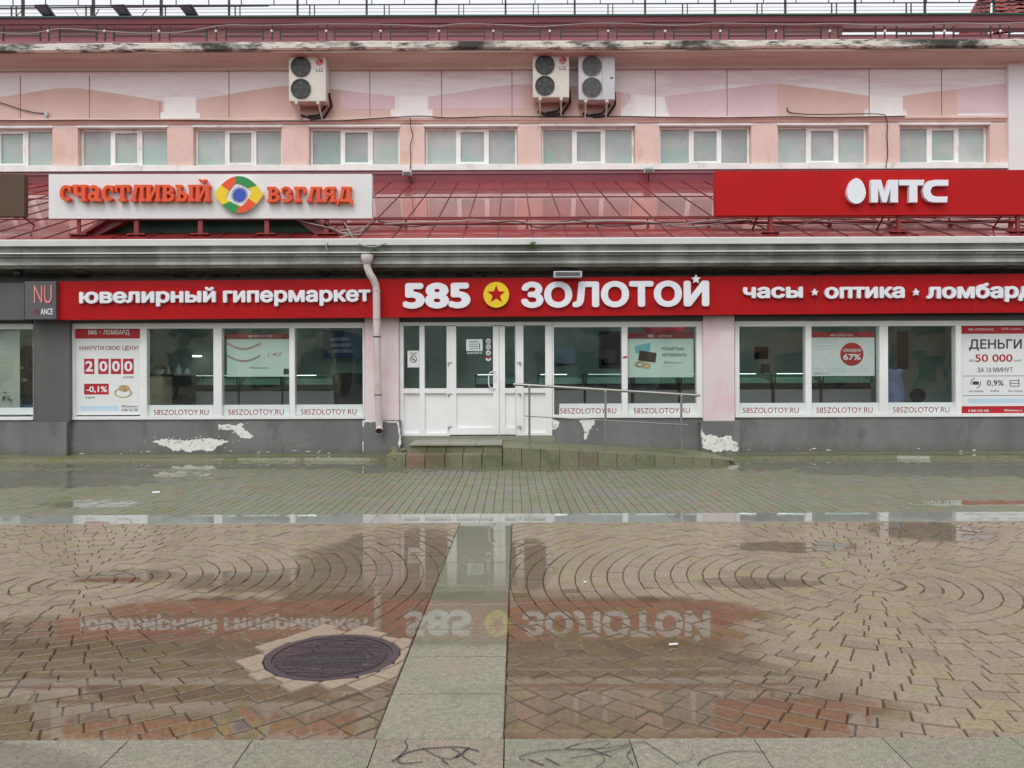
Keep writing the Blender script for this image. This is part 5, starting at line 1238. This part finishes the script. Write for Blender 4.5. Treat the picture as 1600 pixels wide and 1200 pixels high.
# web address strips at the foot of the panes
YD = YW+.046
m_strip = mat('white_window_film', S(220, 230, 228), .5, .03, 2)
for (x0, x1, t0, t1, lb) in ((230.5, 333.5, 240, 326, 'below the pane beside the white pawnshop poster'), (347.5, 452, 356.5, 443.5, 'below the necklace poster'), (461.5, 566.5, 470, 557, 'below the pane next to the drainpipe'),
        (874, 971, 875, 963, 'cut short at its left, near the handrail'), (981, 1087.5, 990, 1078, 'below the prize draw poster'), (1155.5, 1257.5, 1160.5, 1248, 'below the pane by the patched pillar'), (1268, 1373, 1275.5, 1363.5, 'below the red round badge poster'), (1387.5, 1492, 1395, 1483.5, 'beside the loan poster')):
    a, c_, d, e = rect(x0, 631-.0035*((x0+x1)/2-800), x1, 647.9-.0035*((x0+x1)/2-800), YD)
    t = thing('window_film', 'white film strip with a red web address '+lb, 'window film', ((a+c_)/2, YD, d), 'web address strips on the shop windows')
    q = MB(); q.box(a, c_, YD, YD+.0035, d, PZ(631, YD)); q.build('film', m_strip, t)
    yy = .0035*(800-(x0+x1)/2)
    w0('585ZOLOTOY.RU', t0, 638.3+yy, t1, 647+yy-.2, t, m_pdred, YD, .0008, .004, .001)
# stickers on the entrance
t = poster('no_smoking_sign', 'white no smoking notice on the left door pane', 'notice', 636.8, 548, 655, 574, m_poster, YW+.04)
a = P(646, 561, YW+.04); q = MB(); q.ring(a[0], a[1], .05, .062, YW+.036, YW+.0395, 28); q.prism([(a[0]-.045, a[1]+.035), (a[0]-.035, a[1]+.045), (a[0]+.045, a[1]-.035), (a[0]+.035, a[1]-.045)], YW+.035, YW+.0385); q.box(a[0]-.035, a[0]+.03, YW+.036, YW+.0395, a[1]-.016, a[1]-.006); q.build('symbol', m_dgrey, t)
band(t, 640, 551, 652, 552, m_acfan, YW+.04); band(t, 641, 553.5, 651, 554.3, m_acfan, YW+.04)
YK = YW+.006
t = poster('opening_hours_notice', 'pale opening hours notice in the middle of the door glass', 'notice', 728.5, 530, 754, 548, m_posterg, YK)
for k in range(4): band(t, 733, 533.5+k*3.6, 747, 534.6+k*3.6, m_acfan, YK)
band(t, 748.5, 536, 750, 546, m_dgrey, YK)
q = MB()
for k in range(5): a = P(731.5+k*5, 551.3, YK); q.ring(a[0], a[1], .014, .022, YK, YK+.003, 12)
q.build('small_symbols', m_posterg, t)
for y, lb in ((533, 'topmost round white sticker on the door glass'), (542, 'second round white sticker from the top on the door glass'), (551.3, 'third round white sticker from the top on the door glass'), (560, 'lowest round sticker on the door glass, red on top')):
    a = P(763, y, YK); t = thing('door_sticker', lb, 'sticker', (a[0], YK, a[1]), 'round stickers on the door')
    q = MB(); q.disc(a[0], a[1], 4.1*YK/F, YK-.001, YK+.002, 24); q.build('disc', m_poster, t)
    q = MB()
    if y == 560: q.prism([(a[0]+4.1*YK/F*math.cos(math.radians(k)), a[1]+4.1*YK/F*math.sin(math.radians(k))) for k in range(10, 171, 16)], YK-.003, YK-.0015, 1)
    else: q.ring(a[0], a[1], .034, .039, YK-.003, YK-.0015, 20)
    q.box(a[0]-.018, a[0]+.018, YK-.003, YK-.0015, a[1]-.014, a[1]+.010); q.build('symbol', [m_dgrey, m_pred], t)
q = MB(); a = P(976.5, 558, YW-.022); q.prism([(a[0]-.04, a[1]-.02), (a[0]+.03, a[1]-.02), (a[0]+.045, a[1]+.02), (a[0]-.03, a[1]+.014)], YW-.025, YW-.0205); tag(q.build('red_sticker', m_pred), 'tiny torn red sticker on the white mullion behind the ramp', 'sticker')

# ------------------------------------------------------------------ inside the shop
m_case = mat('display_case_body', S(178, 176, 174), .5, .06, 1.5)
m_casedk = mat('dark_display_plinth', S(52, 54, 54), .5, .1, 2)
b = NB('jewellery_trays'); v = b.n('ShaderNodeTexVoronoi'); v.inputs['Scale'].default_value = 26; b.l(b.pos(), v.inputs['Vector'])
c = b.mix(b.rng(v.outputs['Distance'], .1, .45), S(240, 240, 232), S(168, 205, 188)); b.principled(**{'Base Color': c, 'Roughness': .3}); m_tray = b.m
m_lamp = emit('lit_case_lamp', (1.0, 1.0, .96), 2.0)
m_lampoff = emit('dim_case_lamp', (.85, 1.0, .94), .7)
YC = 17.0
cases = [(298, 372, 0, 'leftmost display case beside the till'), (374, 440, 0, 'display case under the necklace poster'), (442, 522, 1, 'display case near the dark cabinet in the left window'),
         (742, 806, 1, 'display case seen through the white door'), (840, 912, 1, 'display case with a lit lamp, seen right of the door'), (915, 986, 0, 'display case in the middle of the window behind the ramp'), (990, 1060, 0, 'display case under the prize draw poster'), (1064, 1110, 0, 'display case at the right end behind the ramp'),
         (1140, 1206, 1, 'display case with a bright lamp, right of the patched pillar'), (1210, 1281, 1, 'display case left of the sale poster'), (1285, 1362, 0, 'display case under the sale poster')]
for x0, x1, lit, lb in cases:
    a, c_ = P(x0, 600, YC)[0], P(x1, 600, YC)[0]; z1, z2, z3 = PZ(584.5, YC), PZ(600, YC), PZ(610, YC)
    t = thing('display_case', lb, 'display case', ((a+c_)/2, YC, zf), 'jewellery display cases inside the shop')
    q = MB(); q.box(a+.01, c_-.01, YC, YC+.55, zf, z3-.002); q.build('body', m_case, t)
    q = MB(); q.box(a+.005, c_-.005, YC+.03, YC+.55, z3, z2-.002); q.build('base_band', m_casedk, t)
    q = MB(); q.box(a+.03, c_-.03, YC+.06, YC+.5, z2+.0, z2+.07); q.box(a+.03, c_-.03, YC+.25, YC+.5, z2+.071, z2+.12); q.build('tray', m_tray, t)
    q = MB(); q.box(a+.004, c_-.004, YC-.02, YC+.56, z2+.001, z1); q.build('glass_box', m_caseglass, t)
    q = MB(); q.box(a, a+.02, YC-.035, YC-.021, z2, z1); q.box(c_-.02, c_, YC-.035, YC-.021, z2, z1); q.build('corner_post', m_casedk, t)
    q = MB(); q.box(a+.06, c_-.06-(.3*(c_-a) if lit else 0), YC+.02, YC+.045, z1-.018, z1-.004); q.build('lamp', m_lamp if lit else m_lampoff, t)
m_tubelamp = emit('lit_tube_or_added_lamp', (.93, .98, 1.0), 5.0)
a_ = P(308, 557.5, 18.3)
lamps = [(a_[0], 18.3, a_[1], .20, .018, 'lit white tube lamp on the back wall above the display busts')]
lamps += [(X, 15.25, 2.70, 1.5, .16, 'added unseen ceiling lamp just inside the shop windows, brightening the interior') for X in (-6.6, -4.3, -1.0, 1.2, 3.4, 5.6, 7.8)]  # ceiling lamps added out of view to brighten the shop interior
for X, Yl, Zl, L, wd, lb in lamps:
    t = thing('tube_or_added_lamp', lb, 'lamp', (X, Yl, Zl), 'lit tube lamps inside the shop')
    q = MB(); q.box(X-L/2, X+L/2, Yl-wd/2, Yl+wd/2, Zl, Zl+.03); q.build('tube', m_tubelamp, t)
    q = MB(); q.box(X-L/2-.03, X+L/2+.03, Yl-wd/2-.02, Yl+wd/2+.02, Zl+.031, Zl+.05); q.build('housing', m_acgrey, t)
def ibox(name, label, cat, x0, y0, x1, y1, Y, dep, mt, group=None):
    a, c_, d, e = rect(x0, y0, x1, y1, Y); q = MB(); q.box(a, c_, Y, Y+dep, d, e); return tag(q.build(name, mt, bevel=.01), label, cat, group)
m_beige = mat('beige_cabinet', S(188, 184, 154), .6, .06, 2)
m_navy = mat('blue_banner', S(40, 82, 130), .5, .25, 2.5)
m_pale = mat('pale_blue_screen', S(160, 184, 206), .4, .05, 3)
dk = thing('till_counter', 'beige till counter at the left end of the display cases', 'counter', (P(240, 600, 16.2)[0], 16.2, zf))
a, c_, d, e = rect(231, 587, 253, 616, 16.2); q = MB(); q.box(a, c_, 16.2, 16.7, zf, e); q.build('body', m_beige, dk, bevel=.01); q = MB(); q.box(a-.03, c_+.03, 16.17, 16.73, e+.001, e+.03); q.build('counter_top', m_casedk, dk)
q = MB(); a = P(250, 584, 16.4); q.tube([(a[0], 16.4, e+.031), (a[0], 16.4, e+.12)], [.06, .08], 12); 
fp = thing('flower_pot', 'white flower pot with small leaves on the till counter', 'flower pot', (a[0], 16.4, e)); q.build('pot', m_poster, fp)
m_leaf = mat('dull_green_leaf', S(70, 96, 66), .6, .25, 8)
def leaves(parent, c0, R, n, mt, seed, L=.09, up=.6):
    rr = random.Random(seed); q = MB()
    for _ in range(n):
        a = rr.uniform(0, 6.28); el = rr.uniform(.1, 1.4)*up; r0 = rr.uniform(.1, .6)*R
        d = Vector((math.cos(a)*math.cos(el), math.sin(a)*math.cos(el), math.sin(el))); p0 = Vector(c0)+d*r0; s_ = d.cross(Vector((0, 0, 1))).normalized()*L*.2
        l = L*rr.uniform(.7, 1.5); q.add([p0, p0+d*l*.5+s_, p0+d*l+Vector((0, 0, -l*.35)), p0+d*l*.5-s_], [(0, 1, 2, 3)])
    return q.build('leaves', mt, parent)
leaves(fp, (a[0], 16.4, e+.13), .16, 60, m_leaf, 3)
for x, w_, hh_, lb in ((263, 5, 12, 'small pale pink display bust behind the till counter'), (279, 8, 16, 'taller white display bust behind the till counter'), (293, 9, 9, 'low white display bust nearest the display cases')):
    a = P(x, 584, 16.9); s_ = 16.9/F; q = MB(); q.tube([(a[0], 16.9, a[1]-.05), (a[0], 16.9, a[1]+.02), (a[0], 16.9, a[1]+hh_*s_*.5), (a[0], 16.9, a[1]+hh_*s_*.8), (a[0], 16.9, a[1]+hh_*s_)], [w_*s_*.5, w_*s_*.6, w_*s_*.55, w_*s_*.2, w_*s_*.18], 12)
    tag(q.build('display_bust', m_posterg, smooth=True), lb, 'display bust')
bt = thing('bust_table', 'dark low cabinet under the small display busts', 'cabinet', (P(276, 600, 17)[0], 16.7, zf)); a, c_, d, e = rect(255, 587, 297, 640, 16.7); q = MB(); q.box(a, c_, 16.7, 17.2, zf, P(276, 586.5, 16.9)[1]); q.build('body', m_casedk, bt, bevel=.01)
q = MB(); q.box(a-.02, c_+.02, 16.68, 17.22, P(276, 586.5, 16.9)[1]+.001, P(276, 585.5, 16.9)[1]+.02); q.build('cabinet_top', m_case, bt)
q = MB(); bpts = [P(505, 560, 18.2), P(505, 516, 18.2), P(530, 517, 18.2), P(550, 521, 18.2), P(578, 528, 18.2), P(578, 560, 18.2)]; q.prism(bpts, 18.2, 18.25)
bo = tag(q.build('blue_banner', m_navy), 'blue banner with a curved top hanging inside the left window', 'banner')
q = MB()
for k in range(3): q.prism([P(515+k*2, 528+k*9, 18.19), P(545+k*3, 527+k*9.5, 18.19), P(545+k*3, 532+k*9.5, 18.19), P(515+k*2, 533+k*9, 18.19)], 18.185, 18.195)
q.build('pale_print', m_pale, bo)
ibox('dark_cabinet', 'tall dark cabinet right of the display cases in the left window', 'cabinet', 527, 583, 566, 648, 17.0, .5, m_casedk)
ibox('pale_screen', 'pale blue screen on the wall right of the door', 'screen', 858, 541, 899, 568, 18.4, .05, m_pale)
fr = thing('framed_poster', 'dark framed poster on the back wall behind the ramp window', 'poster', (P(956, 575, 18.6)[0], 18.6, PZ(575, 18.6))); a, c_, d, e = rect(936, 518, 974, 575, 18.6); q = MB(); q.frame(a, c_, d, e, .06, 18.56, 18.62); q.build('frame', m_casedk, fr); q = MB(); q.box(a+.06, c_-.06, 18.6, 18.62, d+.06, e-.06); q.build('picture', m_in, fr); q = MB(); q.box(a+.1, c_-.18, 18.59, 18.599, d+.12, d+.42); q.build('picture_detail', m_brown, fr)
ibox('wall_notice', 'dark red notice board above the prize draw poster', 'notice', 1007, 511, 1071, 519, 15.6, .03, m_pdred)
ibox('wall_poster', 'pale green poster on the wall right of the patched pillar', 'poster', 1178, 541, 1201, 562, 18.6, .03, m_posterg)
ibox('card_reader', 'small dark box standing on the display case right of the patched pillar', 'box', 1193, 568, 1203, 583, 17.1, .2, m_casedk)
ibox('display_board', 'grey display board with a dark frame in the dark right window', 'display board', 1403, 518, 1420, 577, 18.2, .05, m_dgrey)
ch = thing('office_chair', 'black office chair with a rounded back in the dark right window', 'chair', (P(1434, 640, 16.6)[0], 16.6, zf))
a = P(1434, 618, 16.5); q = MB(); q.sphere((a[0], 16.5, a[1]), .17, 14, 10, sc=(1, .35, .85)); q.build('backrest', m_black, ch, smooth=True)
q = MB(); q.sphere((a[0], 16.75, zf+.47), .24, 14, 8, sc=(1, 1, .25)); q.build('seat', m_black, ch, smooth=True); q = MB(); q.tube([(a[0], 16.75, zf+.06), (a[0], 16.75, zf+.43)], .03, 10)
for k in range(5): q.tube([(a[0], 16.75, zf+.07), (a[0]+.27*math.cos(k*1.257), 16.75+.27*math.sin(k*1.257), zf+.03)], .02, 6)
q.build('base', m_black, ch); q = MB(); q.tube([(a[0], 16.55, a[1]-.05), (a[0], 16.62, zf+.45)], .02, 6); q.build('back_stem', m_black, ch)
m_coat = mat('lavender_blue_fabric', S(140, 150, 190), .8, .2, 5)
a = P(1398, 600, 16.0); q = MB(); s_ = 16.0/F
rad = [14, 15, 15, 14, 13, 12, 11, 9.5]; ysr = [668, 650, 632, 615, 603, 594, 587, 582]
q.tube([(a[0]+(2 if i > 4 else 0)*s_*math.sin(i), 16.0, HCAM-(y-HOR)*s_) for i, y in enumerate(ysr)], [r*s_ for r in rad], 14)
q.sphere((a[0]-.08, 16.0, HCAM-(584-HOR)*s_), .07, 10, 8); q.sphere((a[0]+.09, 16.0, HCAM-(584-HOR)*s_), .07, 10, 8)
tag(q.build('draped_rack', m_coat, smooth=True), 'lavender blue fabric bundle standing inside the dark right window', 'fabric bundle')
# neighbouring shop window contents
YP = YW+.066
t = poster('poster', 'large pale grey poster in the shop window at the left edge', 'poster', -40, 511.8, 31, 640, mat('faded_poster', S(176, 180, 176), .6, .08, 1.0, dirt=(S(196, 196, 168), .55, .8, (1, 1, 1), .6)))
for k in range(6): band(t, -30, 535+k*7, 8, 537+k*7, m_acgrey)
mq = thing('mannequin', 'mannequin in a black jacket standing in the shop window at the left edge', 'mannequin', (P(43, 640, 15.0)[0], 15.0, zf))
s_ = 15.0/F; a = P(43, 600, 15.05)
def mz(y): return HCAM-(y-HOR)*s_
q = MB(); q.tube([(a[0], 15.05, mz(y)) for y in (634, 610, 592, 575, 555, 543, 537)], [r*s_ for r in (9, 11, 10.5, 11.5, 13, 11, 4)], 14)
q.tube([(a[0]-10*s_, 15.0, mz(546)), (a[0]-14*s_, 14.95, mz(565)), (a[0]-4*s_, 14.9, mz(573))], [.055, .05, .04], 8); q.tube([(a[0]+10*s_, 15.0, mz(546)), (a[0]+13*s_, 14.95, mz(570)), (a[0]+5*s_, 14.9, mz(590))], [.055, .05, .04], 8); q.build('jacket', m_black, mq, smooth=True)
m_skin = mat('pale_mannequin_plastic', S(190, 180, 172), .5, .05, 4)
q = MB(); q.sphere((a[0]+3*s_, 15.05, mz(528)), .085, 14, 10, sc=(.85, .95, 1.2)); q.tube([(a[0], 15.05, mz(541)), (a[0]+2*s_, 15.05, mz(533))], .045, 10); q.build('head', m_skin, mq, smooth=True)
q = MB(); q.sphere((a[0]-2*s_, 14.88, mz(572)), .045, 10, 8, sc=(1.4, .8, .7)); q.sphere((a[0]+4*s_, 14.88, mz(591)), .045, 10, 8, sc=(1.2, .8, .9)); q.build('hand', m_skin, mq, smooth=True)
q = MB(); q.tube([(a[0], 15.05, zf), (a[0], 15.05, mz(633))], .03, 8); q.tube([(a[0], 15.05, zf), (a[0], 15.05, zf+.02)], .15, 16); q.build('stand', m_steel, mq)
pp_ = thing('potted_plant', 'small potted plant with pointed leaves in the shop window at the left edge', 'plant', (P(24, 634, 14.85)[0], 14.85, PZ(636, 14.85)))
a = P(24, 634, 14.85); q = MB(); q.tube([(a[0], 14.85, a[1]-.02), (a[0], 14.85, a[1]+.09)], [.06, .075], 14); q.build('pot', m_black, pp_); leaves(pp_, (a[0]-.03, 14.85, a[1]+.13), .22, 70, m_leaf, 9, L=.16)
wsl = ibox('window_film', 'white film band at the foot of the shop window at the left edge', 'window film', -44, 637, 52, 648, YD, .004, m_strip)
ibox('window_shelf', 'navy window shelf behind the plant at the left edge', 'shelf', -44, 633, 52, 637, 14.75, .35, m_navy)

# ------------------------------------------------------------------ unseen street added behind the camera for the shop glass to mirror
m_opw = mat('dark_opening_glass', S(40, 46, 52), .1, .2, 1)
for bx0, bx1, hh_, colr, lb, nw in ((-46, -14, 9.5, S(196, 186, 160), 'cream building added across the square, mirrored in the left shop windows', 9), (-13, 12, 7.5, S(150, 152, 152), 'grey building added across the square, mirrored in the entrance glass', 7), (13, 46, 10, S(180, 150, 128), 'ochre building added across the square, mirrored in the right shop windows', 9)):
    t = thing('added_opposite_building', lb, 'building', ((bx0+bx1)/2, -36, 0))
    q = MB(); q.box(bx0, bx1, -44, -36, -.1, hh_); q.build('wall', mat('opposite_wall_%d' % nw if bx0 < 13 else 'opposite_wall_c', colr, .8, .15, .4, dirt=(tuple(k*.6 for k in colr), .55, .5, (1, 1, .4), .6)), t)
    q = MB(); q.box(bx0-.2, bx1+.2, -44, -35.6, hh_, hh_+.5); q.build('roof', m_burg, t)
    wd = (bx1-bx0)/nw; rq = random.Random(int(bx1))
    for i in range(nw):
        for z0, z1 in ((.6, 2.9), (4.6, 6.4)):
            a = bx0+wd*(i+.5); hw_ = wd*rq.uniform(.22, .38); q = MB(); q.box(a-hw_, a+hw_, -36.05, -35.9, z0, z1); q.build('window', m_opw, t)
m_bark = mat('dark_bark', S(70, 62, 54), .9, .25, 6)
def opp_tree(x, y, seed, lb):
    rq = random.Random(seed); t = thing('tree', lb, 'tree', (x, y, 0)); q = MB()
    def grow(p, d, L, r, n):
        e = p+d*L; q.tube([p, p+d*L*.5+Vector((rq.uniform(-.06, .06), rq.uniform(-.06, .06), 0))*L, e], [r, r*.85, r*.65], 6, cap=False)
        if n == 0: tips.append(e); return
        for _ in range(3 if n > 1 else 2):
            dd = (d+Vector((rq.uniform(-.8, .8), rq.uniform(-.8, .8), rq.uniform(-.1, .5)))).normalized(); grow(e, dd, L*rq.uniform(.6, .8), r*.6, n-1)
    tips = []; grow(Vector((x, y, -.05)), Vector((0, 0, 1)), 1.9, .16, 4); q.build('trunk', m_bark, t)
    q = MB()
    for e in tips:
        for _ in range(9):
            p = e+Vector((rq.gauss(0, .35), rq.gauss(0, .35), rq.gauss(0, .3))); a = Vector((rq.uniform(-1, 1), rq.uniform(-1, 1), rq.uniform(-1, 1))).normalized()*.13; c2 = a.orthogonal().normalized()*.07
            q.add([p-a, p+c2, p+a, p-c2], [(0, 1, 2, 3)])
    q.build('crown', m_leaf, t)
for x, y, sd, lb in ((-21, -22, 1, 'leafy tree added across the square, mirrored in the far left window'), (-9, -24, 2, 'leafy tree added across the square, mirrored left of the entrance'), (14, -23, 4, 'leafy tree added across the square, mirrored right of the entrance'), (27, -21, 5, 'leafy tree added across the square, mirrored in the far right window')): opp_tree(x, y, sd, lb)
# ------------------------------------------------------------------ weeds and litter
def weed(x, y, Y, n, seed, label, R=.09, L=.06):
    a = P(x, y, Y); t = thing('weed', label, 'weed', (a[0], Y, a[1])); m_w = mat('weed_leaf', S(92, 120, 52), .7, .25, 10)
    leaves(t, (a[0], Y, a[1]), R, n, m_w, seed, L, up=1.0)
weed(831, 386, 13.97, 40, 4, 'green weed growing on the cornice above the red fascia', .1, .07)
weed(584, 393, 13.98, 30, 6, 'small green weed on the cornice by the drainpipe hopper', .06, .06)
m_lit = mat('white_paper_litter', S(230, 232, 230), .6, .04, 5)
for x, y, L, ang, lb in ((1052, 1010, .05, .2, 'tiny white cigarette end on the setts right of the path'), (244, 771, .09, .25, 'small white paper scrap on the block paving left of the steps'), (914, 912, .02, .3, 'white speck of litter on the setts between path and rings')):
    gx_, gy_ = G(x, y); q = MB(); q.tube([(gx_-L/2*math.cos(ang), gy_-L/2*math.sin(ang), .012), (gx_+L/2*math.cos(ang), gy_+L/2*math.sin(ang), .012)], .006 if L < .08 else .014, 8); tag(q.build('litter', m_lit), lb, 'litter')
